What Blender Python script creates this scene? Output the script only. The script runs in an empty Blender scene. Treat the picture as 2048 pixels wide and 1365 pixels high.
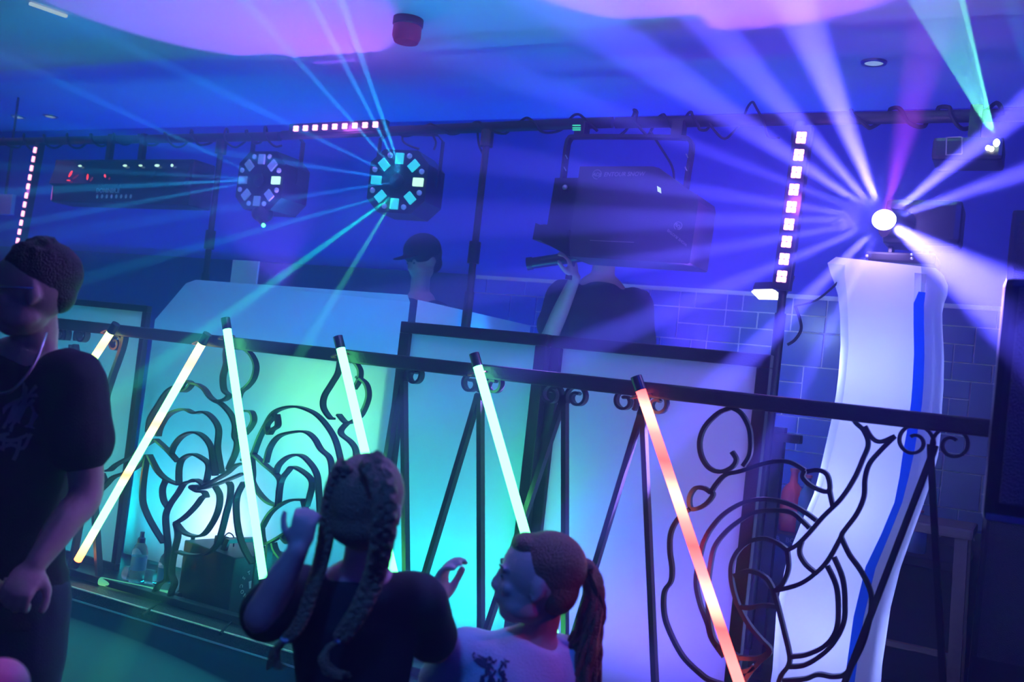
import bpy, bmesh, math, random
from math import sin, cos, pi, radians, sqrt
from mathutils import Vector, Matrix

# ---------------------------------------------------------------- camera
FPX = 1991.1
ROLL, YAW, PITCH = radians(6.4), radians(28.0), radians(1.87)
EYE = Vector((0, 0, 1.5))
_r0 = Vector((cos(YAW), sin(YAW), 0)); _f0 = Vector((-sin(YAW), cos(YAW), 0)); _z = Vector((0, 0, 1))
FW = cos(PITCH) * _f0 + sin(PITCH) * _z
_u0 = -sin(PITCH) * _f0 + cos(PITCH) * _z
RT = cos(ROLL) * _r0 + sin(ROLL) * _u0
UP = -sin(ROLL) * _r0 + cos(ROLL) * _u0
SC = bpy.context.scene
COL = SC.collection
cam = bpy.data.cameras.new('camera')
cam.sensor_width = 36; cam.lens = FPX * 36 / 2048
cam.clip_start = 0.05; cam.clip_end = 60
cam.dof.use_dof = True; cam.dof.focus_distance = 3.75; cam.dof.aperture_fstop = 2.4
camo = bpy.data.objects.new('camera', cam); COL.objects.link(camo)
M3 = Matrix((RT, UP, -FW)).transposed()
camo.matrix_world = Matrix.Translation(EYE) @ M3.to_4x4()
SC.camera = camo
SC.view_settings.view_transform = 'Standard'
SC.view_settings.look = 'None'
SC.view_settings.exposure = 0.0
SC.view_settings.gamma = 1.0
SC.view_settings.use_curve_mapping = False
SC.cycles.use_denoising = True
SC.cycles.max_bounces = 5
SC.cycles.diffuse_bounces = 2
SC.cycles.glossy_bounces = 2
SC.cycles.transmission_bounces = 4
SC.cycles.volume_bounces = 0
SC.cycles.transparent_max_bounces = 8
SC.cycles.sample_clamp_indirect = 40.0
SC.cycles.caustics_reflective = False
SC.cycles.caustics_refractive = False

def ray(px, py):
    return FW + (px - 1024) / FPX * RT - (py - 682.5) / FPX * UP
def Py(px, py, y):
    d = ray(px, py); return EYE + d * (y / d.y)
def Pz(px, py, z):
    d = ray(px, py); return EYE + d * ((z - 1.5) / d.z)
def Pd(px, py, dep):
    return EYE + ray(px, py) * dep

# ---------------------------------------------------------------- world and haze
w = bpy.data.worlds.new('world'); SC.world = w; w.use_nodes = True
w.node_tree.nodes['Background'].inputs[0].default_value = (0.0, 0.005, 0.05, 1)
w.node_tree.nodes['Background'].inputs[1].default_value = 0.2

HAZE = 0.12
HAZE_G = 0.25
# ---------------------------------------------------------------- lights
def aim(o, loc, tgt):
    o.location = loc
    o.rotation_euler = (Vector(tgt) - Vector(loc)).to_track_quat('-Z', 'Y').to_euler()
def spot(loc, tgt, power, col, ang, blend=0.3, size=0.02, name='beam_light', parent=None):
    l = bpy.data.lights.new(name, 'SPOT'); l.energy = power; l.color = col
    l.spot_size = radians(ang); l.spot_blend = blend; l.shadow_soft_size = size
    o = bpy.data.objects.new(name, l); COL.objects.link(o); aim(o, loc, tgt)
    return o
def area(loc, tgt, power, col, sx, sy, name='unseen_fill', spread=180):
    l = bpy.data.lights.new(name, 'AREA'); l.energy = power; l.color = col
    l.shape = 'RECTANGLE'; l.size = sx; l.size_y = sy; l.spread = radians(spread)
    o = bpy.data.objects.new(name, l); COL.objects.link(o); aim(o, loc, tgt)
    return o
def point(loc, power, col, size=0.05, name='glow_light'):
    l = bpy.data.lights.new(name, 'POINT'); l.energy = power; l.color = col; l.shadow_soft_size = size
    o = bpy.data.objects.new(name, l); COL.objects.link(o); o.location = loc
    return o
BLUE = (0.0, 0.03, 1.0); DEEP = (0.0, 0.004, 1.0); VIO = (0.28, 0.10, 1.0); CYAN = (0.05, 0.8, 1.0)
# unseen blue area lights added low behind the booth to wash wall and ceiling
area((-5.4, 4.5, 0.55), (-5.4, 5.1, 2.3), 48, (0.0, 0.01, 1.0), 3.5, 0.2, spread=105)
area((-2.2, 4.5, 0.55), (-2.0, 5.1, 2.3), 52, (0.0, 0.01, 1.0), 2.2, 0.2, spread=105)
# unseen cyan and blue fills added over the dance floor
area((-3.4, 2.2, 2.9), (-3.5, 3.3, 1.2), 5, (0.0, 0.22, 0.9), 1.6, 0.3, spread=90)
area((0.6, 1.8, 2.9), (-0.3, 3.5, 1.0), 18, (0.0, 0.02, 1.0), 1.0, 0.4, spread=90)
area((1.0, -2.5, 2.8), (-1.0, 2.0, 1.2), 40, (0.0, 0.01, 1.0), 2.5, 0.6)  # unseen blue fill added behind the camera to lift the girls
spot((-2.15, 2.7, 1.9), Pz(985, -20, 3.0), 70, (0.0, 0.26, 0.5), 58, 0.8, 0.05)  # unseen spot added to tint the ceiling teal
# unseen area lights added behind the fabric panels to glow through them
area((-4.4, 3.6, 0.55), (-4.3, 3.28, 1.1), 30, (0.0, 0.38, 0.6), 1.2, 0.1)
area((-3.2, 3.95, 0.6), (-3.1, 3.52, 1.3), 30, (0.0, 0.36, 0.75), 1.3, 0.1)
area((-2.75, 4.3, 1.55), (-3.0, 3.52, 1.65), 26, (0.0, 0.20, 1.0), 1.2, 0.1)
area((-1.95, 3.55, 0.55), (-1.95, 3.30, 1.2), 18, (0.0, 0.40, 0.62), 0.5, 0.1)
area((-1.2, 3.65, 0.55), (-1.2, 3.36, 1.2), 18, (0.10, 0.06, 1.0), 0.6, 0.1)
area((-2.75, 3.8, 1.2), (-2.75, 3.5, 1.3), 5, (0.20, 1.0, 0.30), 0.5, 0.5)
area((-1.62, 3.5, 0.9), (-1.62, 3.3, 0.95), 1.5, (0.02, 1.0, 0.30), 0.2, 0.6)
# purple pools on the ceiling
spot((-3.30, 3.78, 1.73), (-3.36, 3.26, 3.0), 170, (0.25, 0.08, 1.0), 66, 0.12, 0.03)
spot((-1.15, 3.72, 1.50), (-1.12, 3.12, 3.0), 260, (0.25, 0.08, 1.0), 60, 0.15, 0.03)
spot((-6.3, 3.55, 1.45), (-6.9, 3.35, 3.0), 230, (0.25, 0.08, 1.0), 62, 0.1, 0.03)

# beams fanning out from the light effect on the totem
HEAD = Py(1768, 440, 3.42)
WHT = (0.22, 0.14, 1.0)
for (px, py, yy, p, c, a) in [
    (1590, 0, 2.7, 3600, WHT, 9), (1450, 80, 2.8, 2200, WHT, 8), (1280, 110, 2.95, 2200, WHT, 9),
    (1180, 210, 3.05, 1500, WHT, 5), (1060, 330, 3.1, 1500, WHT, 6), (1000, 440, 3.12, 1200, WHT, 7),
    (1080, 560, 3.1, 1400, WHT, 6), (1180, 690, 3.1, 1600, WHT, 7), (1380, 830, 3.1, 1700, WHT, 9),
    (1560, 860, 3.1, 1000, WHT, 6), (1850, 110, 2.4, 250, (1, 0.08, 0.9), 6),
    (2048, 215, 2.9, 2600, WHT, 7), (2048, 345, 3.0, 1700, WHT, 6), (2060, 640, 2.6, 2400, WHT, 12)]:
    _t = Py(px, py, yy); spot(HEAD + (_t - HEAD).normalized() * .06, _t, p * 4.2, c, a * 1.1, 0.6, 0.012)
point(HEAD + Vector((-.02, -.12, 0)), 14, (0.3, 0.2, 1.0), 0.05, 'halo_light')
spot(HEAD + Vector((-.05, -.06, 0)), Py(1430, 480, 3.0), 110, (0.22, 0.12, 1.0), 70, 1.0, 0.03)  # added wide soft spot that fills the haze with violet glow
area((-3.1, 2.89, 0.34), (-3.1, 2.3, 0.0), 6, (0.0, 0.36, 0.7), 3.2, 0.02)  # unseen area light added to turn the fog below the stage teal
area((-3.1, 2.6, 2.9), (-3.1, 2.9, 0.4), 11, (0.0, 0.42, 0.85), 1.8, 0.2, spread=70)  # unseen overhead fill added to brighten the stage nosing

# ---------------------------------------------------------------- materials
def mat(name, col, rough=0.5, metal=0.0, emit=None, es=0.0, trans=0.0, spec=0.5, alpha=None, sheen=0):
    m = bpy.data.materials.new(name); m.use_nodes = True
    b = m.node_tree.nodes['Principled BSDF']
    b.inputs['Base Color'].default_value = (*col, 1)
    b.inputs['Roughness'].default_value = rough
    b.inputs['Metallic'].default_value = metal
    b.inputs['Specular IOR Level'].default_value = spec
    b.inputs['Transmission Weight'].default_value = trans
    if sheen: b.inputs['Sheen Weight'].default_value = sheen
    if emit:
        b.inputs['Emission Color'].default_value = (*emit, 1)
        b.inputs['Emission Strength'].default_value = es
    return m
def bumped(m, scale=60, strength=0.3, detail=3, vary=0.15, dist=0.01):
    nt = m.node_tree; b = nt.nodes['Principled BSDF']
    tc = nt.nodes.new('ShaderNodeTexCoord'); n = nt.nodes.new('ShaderNodeTexNoise')
    n.inputs['Scale'].default_value = scale; n.inputs['Detail'].default_value = detail
    nt.links.new(tc.outputs['Object'], n.inputs['Vector'])
    bp = nt.nodes.new('ShaderNodeBump'); bp.inputs['Strength'].default_value = strength; bp.inputs['Distance'].default_value = dist
    nt.links.new(n.outputs['Fac'], bp.inputs['Height']); nt.links.new(bp.outputs['Normal'], b.inputs['Normal'])
    c = b.inputs['Base Color'].default_value[:]
    mr = nt.nodes.new('ShaderNodeMapRange'); mr.inputs[3].default_value = 1 - vary; mr.inputs[4].default_value = 1 + vary
    nt.links.new(n.outputs['Fac'], mr.inputs[0])
    mx = nt.nodes.new('ShaderNodeMix'); mx.data_type = 'RGBA'; mx.blend_type = 'MULTIPLY'; mx.inputs[0].default_value = 1
    mx.inputs[6].default_value = c; nt.links.new(mr.outputs[0], mx.inputs[7]); nt.links.new(mx.outputs[2], b.inputs['Base Color'])
    return m
def fabric_translucent(name, col, t=0.5):
    m = bpy.data.materials.new(name); m.use_nodes = True; nt = m.node_tree
    nt.nodes.clear()
    o = nt.nodes.new('ShaderNodeOutputMaterial'); mix = nt.nodes.new('ShaderNodeMixShader')
    d = nt.nodes.new('ShaderNodeBsdfDiffuse'); tr = nt.nodes.new('ShaderNodeBsdfTranslucent')
    n = nt.nodes.new('ShaderNodeTexNoise'); n.inputs['Scale'].default_value = 3.0
    tc = nt.nodes.new('ShaderNodeTexCoord'); nt.links.new(tc.outputs['Object'], n.inputs['Vector'])
    bp = nt.nodes.new('ShaderNodeBump'); bp.inputs['Strength'].default_value = 0.15; bp.inputs['Distance'].default_value = 0.05
    nt.links.new(n.outputs['Fac'], bp.inputs['Height']); nt.links.new(bp.outputs[0], d.inputs['Normal'])
    d.inputs[0].default_value = (*col, 1); tr.inputs[0].default_value = (*col, 1)
    mix.inputs[0].default_value = t
    nt.links.new(d.outputs[0], mix.inputs[1]); nt.links.new(tr.outputs[0], mix.inputs[2]); nt.links.new(mix.outputs[0], o.inputs[0])
    return m
def glow(name, col, s):
    m = bpy.data.materials.new(name); m.use_nodes = True; nt = m.node_tree; nt.nodes.clear()
    o = nt.nodes.new('ShaderNodeOutputMaterial'); e = nt.nodes.new('ShaderNodeEmission')
    e.inputs[0].default_value = (*col, 1); e.inputs[1].default_value = s
    nt.links.new(e.outputs[0], o.inputs[0]); return m

M = {}
M['black'] = bumped(mat('black_powder_coat', (0.012, 0.012, 0.014), 0.45), 150, 0.15)
M['iron'] = bumped(mat('painted_iron', (0.03, 0.03, 0.032), 0.38, 0.0), 90, 0.4, dist=0.003)
M['plastic'] = mat('black_plastic', (0.01, 0.01, 0.012), 0.3)
M['rubber'] = mat('black_rubber', (0.01, 0.01, 0.01), 0.7)
M['alu'] = mat('aluminium', (0.7, 0.7, 0.72), 0.3, 1.0)
M['scrim'] = fabric_translucent('white_stretch_fabric', (0.75, 0.77, 0.8), 0.45)
M['scrim2'] = fabric_translucent('white_stretch_fabric_totem', (0.85, 0.86, 0.9), 0.6)
M['print'] = mat('white_print', (0.75, 0.75, 0.78), 0.6)
M['greyprint'] = mat('grey_print', (0.25, 0.25, 0.28), 0.6)
M['green'] = glow('green_light', (0.05, 1.0, 0.35), 8)

# ---------------------------------------------------------------- mesh helpers
class MB:
    def __init__(s): s.v = []; s.f = []; s.m = []; s.mats = []; s.cur = 0
    def use(s, m):
        if m not in s.mats: s.mats.append(m)
        s.cur = s.mats.index(m); return s
    def add(s, vs, fs):
        o = len(s.v); s.v += [tuple(v) for v in vs]; s.f += [tuple(i + o for i in f) for f in fs]; s.m += [s.cur] * len(fs)
        return s
    def box(s, c, size, rot=None, bev=0.0):
        hx, hy, hz = size[0] / 2, size[1] / 2, size[2] / 2
        b = min(bev, hx * .9, hy * .9, hz * .9)
        rot = rot or Matrix.Identity(3); c = Vector(c)
        if b <= 0:
            vs = [Vector((x, y, z)) for x in (-hx, hx) for y in (-hy, hy) for z in (-hz, hz)]
            fs = [(0, 1, 3, 2), (4, 6, 7, 5), (0, 4, 5, 1), (2, 3, 7, 6), (0, 2, 6, 4), (1, 5, 7, 3)]
            return s.add([c + rot @ v for v in vs], fs)
        bm = bmesh.new(); bmesh.ops.create_cube(bm, size=1)
        for v in bm.verts: v.co = Vector((v.co.x * 2 * hx, v.co.y * 2 * hy, v.co.z * 2 * hz))
        bmesh.ops.bevel(bm, geom=bm.edges[:], offset=b, segments=2, affect='EDGES', profile=0.6)
        bm.verts.ensure_lookup_table()
        r = s.add([c + rot @ v.co for v in bm.verts], [[v.index for v in f.verts] for f in bm.faces]); bm.free(); return r
    def bar(s, a, b, wx, wy, side=(0, 1, 0), bev=0.0):
        a = Vector(a); b = Vector(b); d = b - a; L = d.length; zc = d.normalized()
        sd = Vector(side); sd = (sd - zc * sd.dot(zc))
        if sd.length < 1e-4: sd = Vector((1, 0, 0)) - zc * zc.x
        sd.normalize(); xc = sd.cross(zc).normalized()
        return s.box((a + b) / 2, (wx, wy, L), Matrix((xc, sd, zc)).transposed(), bev)
    def tube(s, pts, r, n=8, caps=True):
        pts = [Vector(p) for p in pts]; rs = r if isinstance(r, (list, tuple)) else [r] * len(pts)
        T = []
        for i in range(len(pts)):
            a = pts[max(0, i - 1)]; b = pts[min(len(pts) - 1, i + 1)]
            t = b - a; T.append(t.normalized() if t.length > 1e-9 else Vector((0, 0, 1)))
        up = Vector((0, 0, 1)) if abs(T[0].z) < 0.9 else Vector((1, 0, 0))
        nrm = (up - T[0] * up.dot(T[0])).normalized()
        vs = []
        for i, p in enumerate(pts):
            nrm = nrm - T[i] * nrm.dot(T[i])
            if nrm.length < 1e-6: nrm = T[i].orthogonal()
            nrm.normalize(); bi = T[i].cross(nrm)
            for k in range(n):
                a = 2 * pi * k / n; vs.append(p + (nrm * cos(a) + bi * sin(a)) * rs[i])
        fs = [(i * n + k, i * n + (k + 1) % n, (i + 1) * n + (k + 1) % n, (i + 1) * n + k) for i in range(len(pts) - 1) for k in range(n)]
        if caps: fs += [tuple(range(n - 1, -1, -1)), tuple((len(pts) - 1) * n + k for k in range(n))]
        return s.add(vs, fs)
    def lathe(s, prof, c=(0, 0, 0), n=24, rot=None):
        rot = rot or Matrix.Identity(3); c = Vector(c); vs = []
        for (r, z) in prof:
            for k in range(n):
                a = 2 * pi * k / n; vs.append(c + rot @ Vector((r * cos(a), r * sin(a), z)))
        m = len(prof)
        fs = [(i * n + k, i * n + (k + 1) % n, (i + 1) * n + (k + 1) % n, (i + 1) * n + k) for i in range(m - 1) for k in range(n)]
        if prof[0][0] > 1e-5: fs.append(tuple(range(n - 1, -1, -1)))
        if prof[-1][0] > 1e-5: fs.append(tuple((m - 1) * n + k for k in range(n)))
        return s.add(vs, fs)
    def ell(s, c, r, rot=None, nu=16, nv=10):
        rot = rot or Matrix.Identity(3); c = Vector(c); vs = []; fs = []
        for j in range(nv + 1):
            t = pi * j / nv
            for i in range(nu):
                a = 2 * pi * i / nu
                vs.append(c + rot @ Vector((r[0] * sin(t) * cos(a), r[1] * sin(t) * sin(a), r[2] * cos(t))))
        for j in range(nv):
            for i in range(nu): fs.append((j * nu + i, (j + 1) * nu + i, (j + 1) * nu + (i + 1) % nu, j * nu + (i + 1) % nu))
        return s.add(vs, fs)
    def prism(s, poly, dvec):
        poly = [Vector(p) for p in poly]; d = Vector(dvec); n = len(poly)
        return s.add(poly + [p + d for p in poly], [tuple(range(n)), tuple(range(2 * n - 1, n - 1, -1))] + [(i, i + n, (i + 1) % n + n, (i + 1) % n) for i in range(n)])
    def strip(s, pts, wd, th, side=(0, 1, 0)):
        """flat bar running along pts, wd wide along side, th thick across"""
        pts = [Vector(p) for p in pts]; sd = Vector(side).normalized(); vs = []
        for i, p in enumerate(pts):
            t = pts[min(len(pts) - 1, i + 1)] - pts[max(0, i - 1)]
            t = t - sd * t.dot(sd); t = t.normalized() if t.length > 1e-9 else Vector((0, 0, 1))
            nn = t.cross(sd).normalized()
            for a, b in ((-1, -1), (1, -1), (1, 1), (-1, 1)): vs.append(p + nn * (a * th / 2) + sd * (b * wd / 2))
        fs = [(i * 4 + k, i * 4 + (k + 1) % 4, (i + 1) * 4 + (k + 1) % 4, (i + 1) * 4 + k) for i in range(len(pts) - 1) for k in range(4)]
        e = (len(pts) - 1) * 4; fs += [(3, 2, 1, 0), (e, e + 1, e + 2, e + 3)]
        return s.add(vs, fs)
    def sheet(s, a, b, c, d, nx=10, ny=10, bow=0.0, nrm=(0, 1, 0)):
        a, b, c, d = map(Vector, (a, b, c, d)); nrm = Vector(nrm); vs = []
        for j in range(ny + 1):
            for i in range(nx + 1):
                u = i / nx; v = j / ny; vs.append(a.lerp(b, u).lerp(d.lerp(c, u), v) + nrm * bow * 16 * u * (1 - u) * v * (1 - v))
        return s.add(vs, [(j * (nx + 1) + i, j * (nx + 1) + i + 1, (j + 1) * (nx + 1) + i + 1, (j + 1) * (nx + 1) + i) for j in range(ny) for i in range(nx)])
    def build(s, name, m=None, parent=None, smooth=False, loc=None):
        me = bpy.data.meshes.new(name)
        o = bpy.data.objects.new(name, me); COL.objects.link(o)
        off = Vector((0, 0, 0))
        if parent is not None: o.parent = parent; off = Vector(parent.get('_w', (0, 0, 0)))
        elif s.v:
            xs = [v[0] for v in s.v]; ys = [v[1] for v in s.v]; zs = [v[2] for v in s.v]
            off = Vector(((min(xs) + max(xs)) / 2, (min(ys) + max(ys)) / 2, min(zs))); o.location = off
        me.from_pydata([tuple(Vector(v) - off) for v in s.v], [], s.f)
        mm = s.mats if s.mats else [m]
        for x in mm: me.materials.append(x)
        if s.mats: me.polygons.foreach_set('material_index', s.m)
        bm = bmesh.new(); bm.from_mesh(me); bmesh.ops.recalc_face_normals(bm, faces=bm.faces[:]); bm.to_mesh(me); bm.free()
        if smooth:
            me.polygons.foreach_set('use_smooth', [True] * len(me.polygons))
            try: me.set_sharp_from_angle(angle=radians(40))
            except Exception: pass
        me.update()
        o['_w'] = tuple(off)
        return o
def tag(o, label, cat, group=None):
    o['label'] = label; o['category'] = cat
    if group: o['group'] = group
    return o
def thing(name, label, cat, loc, group=None):
    o = bpy.data.objects.new(name, None); COL.objects.link(o); o.location = loc; o.empty_display_size = 0.1
    o['_w'] = tuple(loc); return tag(o, label, cat, group)
def struct(o): o['kind'] = 'structure'; return o
def cat_rom(pts, k=5):
    pts = [Vector(p) for p in pts]; out = []
    for i in range(len(pts) - 1):
        p0 = pts[max(0, i - 1)]; p1 = pts[i]; p2 = pts[i + 1]; p3 = pts[min(len(pts) - 1, i + 2)]
        for j in range(k):
            t = j / k
            out.append(0.5 * ((2 * p1) + (p2 - p0) * t + (2 * p0 - 5 * p1 + 4 * p2 - p3) * t * t + (3 * p1 - p0 - 3 * p2 + p3) * t ** 3))
    out.append(pts[-1]); return out
def rotz(a): return Matrix.Rotation(a, 3, 'Z')
def text_mesh(name, s, size, origin, xdir, ydir, m, parent, extrude=0.0006, align='LEFT', bold=False, shear=0):
    """writing as thin raised letters: origin, xdir reading direction, ydir up"""
    cu = bpy.data.curves.new(name, 'FONT'); cu.body = s; cu.size = size; cu.align_x = align; cu.extrude = extrude; cu.shear = shear
    if bold: cu.offset = size * 0.015
    cu.resolution_u = 3
    t = bpy.data.objects.new(name, cu)
    me = bpy.data.meshes.new_from_object(t); bpy.data.objects.remove(t); 
    x = Vector(xdir).normalized(); y = Vector(ydir); y = (y - x * y.dot(x)).normalized(); z = x.cross(y)
    R3 = Matrix((x, y, z)).transposed(); off = Vector(parent.get('_w', (0, 0, 0))) if parent else Vector((0, 0, 0))
    for v in me.vertices: v.co = Vector(origin) + R3 @ v.co - off
    me.materials.clear(); me.materials.append(m)
    o = bpy.data.objects.new(name, me); COL.objects.link(o); o.parent = parent
    o['_w'] = tuple(off); return o

# ---------------------------------------------------------------- room
X0, X1, Y0, Y1, ZC = -10.5, 2.6, -3.0, 5.1, 3.0
ST = 0.4           # stage top
m_floor = bumped(mat('dance_floor_vinyl', (0.02, 0.02, 0.022), 0.35), 25, 0.15)
m_wall = bumped(mat('blue_painted_plaster', (0.14, 0.13, 0.60), 0.75), 14, 0.15, vary=0.04)
m_dark = bumped(mat('dark_paint', (0.05, 0.05, 0.055), 0.8), 14, 0.15)
m_ceil = bumped(mat('pale_ceiling', (0.62, 0.64, 0.88), 0.8), 20, 0.1, vary=0.03)
def wall(name, c, sz, m): return struct(MB().box(c, sz).build(name, m))
wall('floor', ((X0 + X1) / 2, (Y0 + Y1) / 2, -0.05), (X1 - X0, Y1 - Y0, 0.1), m_floor)
wall('ceiling', ((X0 + X1) / 2, (Y0 + Y1) / 2, ZC + 0.05), (X1 - X0, Y1 - Y0, 0.1), m_ceil)
wall('wall_back', ((X0 + X1) / 2, Y1 + 0.05, ZC / 2), (X1 - X0, 0.1, ZC + 0.2), m_wall)
wall('wall_left', (X0 - 0.05, (Y0 + Y1) / 2, ZC / 2), (0.1, Y1 - Y0 + .2, ZC + 0.2), m_dark)
wall('wall_right', (X1 + 0.05, (Y0 + Y1) / 2, ZC / 2), (0.1, Y1 - Y0 + .2, ZC + 0.2), m_dark)
wall('wall_front', ((X0 + X1) / 2, Y0 - 0.05, ZC / 2), (X1 - X0, 0.1, ZC + 0.2), m_dark)
# haze filling the room
hz = MB().box(((X0 + X1) / 2, (Y0 + Y1) / 2, ZC / 2), (X1 - X0 - .02, Y1 - Y0 - .02, ZC - .02)).build('haze')
hm = bpy.data.materials.new('theatrical_haze'); hm.use_nodes = True; nt = hm.node_tree; nt.nodes.clear()
_o = nt.nodes.new('ShaderNodeOutputMaterial'); _v = nt.nodes.new('ShaderNodeVolumeScatter')
_v.inputs['Color'].default_value = (0.30, 0.41, 1.0, 1); _v.inputs['Density'].default_value = HAZE; _v.inputs['Anisotropy'].default_value = HAZE_G
nt.links.new(_v.outputs[0], _o.inputs['Volume'])
hz.data.materials.clear(); hz.data.materials.append(hm)
tag(hz, 'thin theatrical haze filling the whole room, showing the light beams', 'haze'); hz['kind'] = 'stuff'
# stage
st = MB().box(((X0 + X1) / 2, (2.93 + Y1) / 2, ST / 2), (X1 - X0 - .02, Y1 - 2.93 - .01, ST)).build('floor_stage', m_floor); struct(st)
# ---------------------------------------------------------------- railing
RY = 3.05
def A(x, y): return (180 + x * .4399, 640 + y * .4396)
def B(x, y): return (400 + x * .4399, 640 + y * .4396)
def Cc(x, y): return (1300 + x * .4433, 760 + y * .4432)
def Dd(x, y): return (674 + x * .3418, 450 + y * .3419)
rail = thing('iron_railing', 'black wrought iron railing with scrolls and roses along the stage edge', 'railing', (-2.0, RY, ST))
xl, xr = -8.2, Py(1985, 855, RY).x
MB().box(((xl + xr) / 2, RY, 1.497), (xr - xl, 0.045, 0.05), bev=0.006).build('top_rail', M['iron'], rail)
MB().box(((xl + xr) / 2, RY, ST + 0.02), (xr - xl, 0.045, 0.03), bev=0.004).build('bottom_rail', M['iron'], rail)
ZB = ST + 0.035
def to_floor(p0, p1):
    d = p1 - p0; return p0 + d * ((ZB - p0.z) / d.z)
def scroll(name, cpx, cpy, sgn, r=0.042):
    c = Py(cpx, cpy, RY); pts = []
    # starts at the bar, rises and curls outward
    for i in range(40):
        t = i / 39; a = -0.2 * pi + t * 2.9 * pi; rr = r * (1 - 0.72 * t)
        pts.append(c + Vector((-sgn * cos(a) * rr, 0, sin(a) * rr)))
    MB().strip(pts, 0.03, 0.009).build(name, M['iron'], rail)
    return pts[0]
def baluster(pts_px, last_to_floor=True):
    pts = [Py(x, y, RY) for x, y in pts_px]
    if last_to_floor: pts[-1] = to_floor(pts[-2], pts[-1])
    MB().strip(cat_rom(pts, 4), 0.03, 0.017).build('baluster', M['iron'], rail)
for cx, cy, sg in [(125, 668, -1), (165, 672, 1), (233, 688, -1), (829, 752, 1), (943, 768, -1), (988, 770, 1), (1103, 790, -1), (1155, 795, 1),
                   (1250, 803, -1), (1316, 810, 1), (1828, 884, -1), (1905, 890, 1)]:
    scroll('scroll', cx, cy, sg, 0.056 if cx > 1700 else 0.043)
for b in [[(145, 690), (130, 900), (120, 1100)], [(150, 690), (180, 900), (195, 1100)],
          [(250, 668), (244, 700), (203, 830), (150, 1100)], [(808, 752), (808, 800), (812, 1130)], [(806, 752), (790, 820), (740, 1130)],
          [(956, 790), (940, 850), (850, 1150)], [(961, 790), (961, 850), (962, 1230)],
          [(1126, 800), (1110, 850), (1040, 1060)], [(1130, 800), (1130, 850), (1130, 1080)],
          [(1281, 830), (1270, 870), (1185, 1150)], [(1286, 830), (1288, 870), (1310, 1365)],
          [(1868, 900), (1845, 960), (1690, 1365)], [(1862, 900), (1864, 960), (1886, 1365)],]:
    baluster(b)
def ornament(label, paths, th=0.0085, wd=0.032):
    mb = MB()
    for fn, pth in paths:
        mb.strip(cat_rom([Py(*fn(x, y), RY) for x, y in pth], 5), wd, th)
    o = mb.build('rose_ornament', M['iron'], rail); o['label'] = label; return o
ornament('open rose on two curved stems', [(A, p) for p in [
    [(262,615),(245,720),(240,820),(262,890),(300,960),(335,1015)],
    [(270,615),(310,690),(355,730),(405,750)],
    [(262,615),(240,650),(180,690),(110,715),(75,750),(45,780)],
    [(300,545),(255,570),(190,620),(120,660),(90,685),(55,688)], [(55,700),(66,730),(75,755)],
    [(300,545),(350,590),(400,645)],
    [(310,530),(320,490),(350,440),(390,415),(435,408),(475,425),(520,420),(560,450),(585,500),(580,580),(590,650),(600,700)],
    [(370,605),(385,570),(420,530),(470,512),(515,530),(550,580),(560,650),(570,710)],
    [(405,745),(405,680),(420,635),(465,612),(510,630),(540,660),(535,710),(528,740)],
    [(265,510),(275,450),(310,390),(350,330),(385,305)],
    [(415,320),(420,295),(440,278),(462,290),(450,310),(430,325),(415,325)],
    [(462,290),(490,295),(520,315),(545,350),(570,370),(600,385),(640,430),(660,480),(658,530),(670,560),(660,610),(640,655),(630,680)],
    [(570,370),(610,365),(632,345),(610,320),(605,260),(620,200),(618,160),(625,100)],
    [(345,730),(330,770),(335,820),(355,855)],
    [(470,735),(430,745),(400,790),(365,840),(345,890),(348,960),(355,1040),(352,1120),(350,1180),(320,1200),(300,1230),(285,1262)],
    [(390,925),(400,980),(385,1050),(375,1110),(372,1160),(385,1200),(370,1240),(362,1290)],
    [(390,925),(430,900),(480,850),(510,810),(530,800)],
    [(395,930),(430,970),(480,985),(520,975),(560,920),(585,860),(590,800),(570,760)],
    [(398,1055),(440,1068),(490,1072),(540,1060),(580,1020),(600,960),(620,880),(635,820),(640,760),(630,740)],
    [(500,770),(560,735),(620,700),(660,665),(690,655)], [(500,770),(530,765),(600,740),(695,700)],
    [(460,735),(480,728),(510,745),(515,762),(480,755),(462,762),(490,780),(520,785),(530,810)]]])
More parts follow.
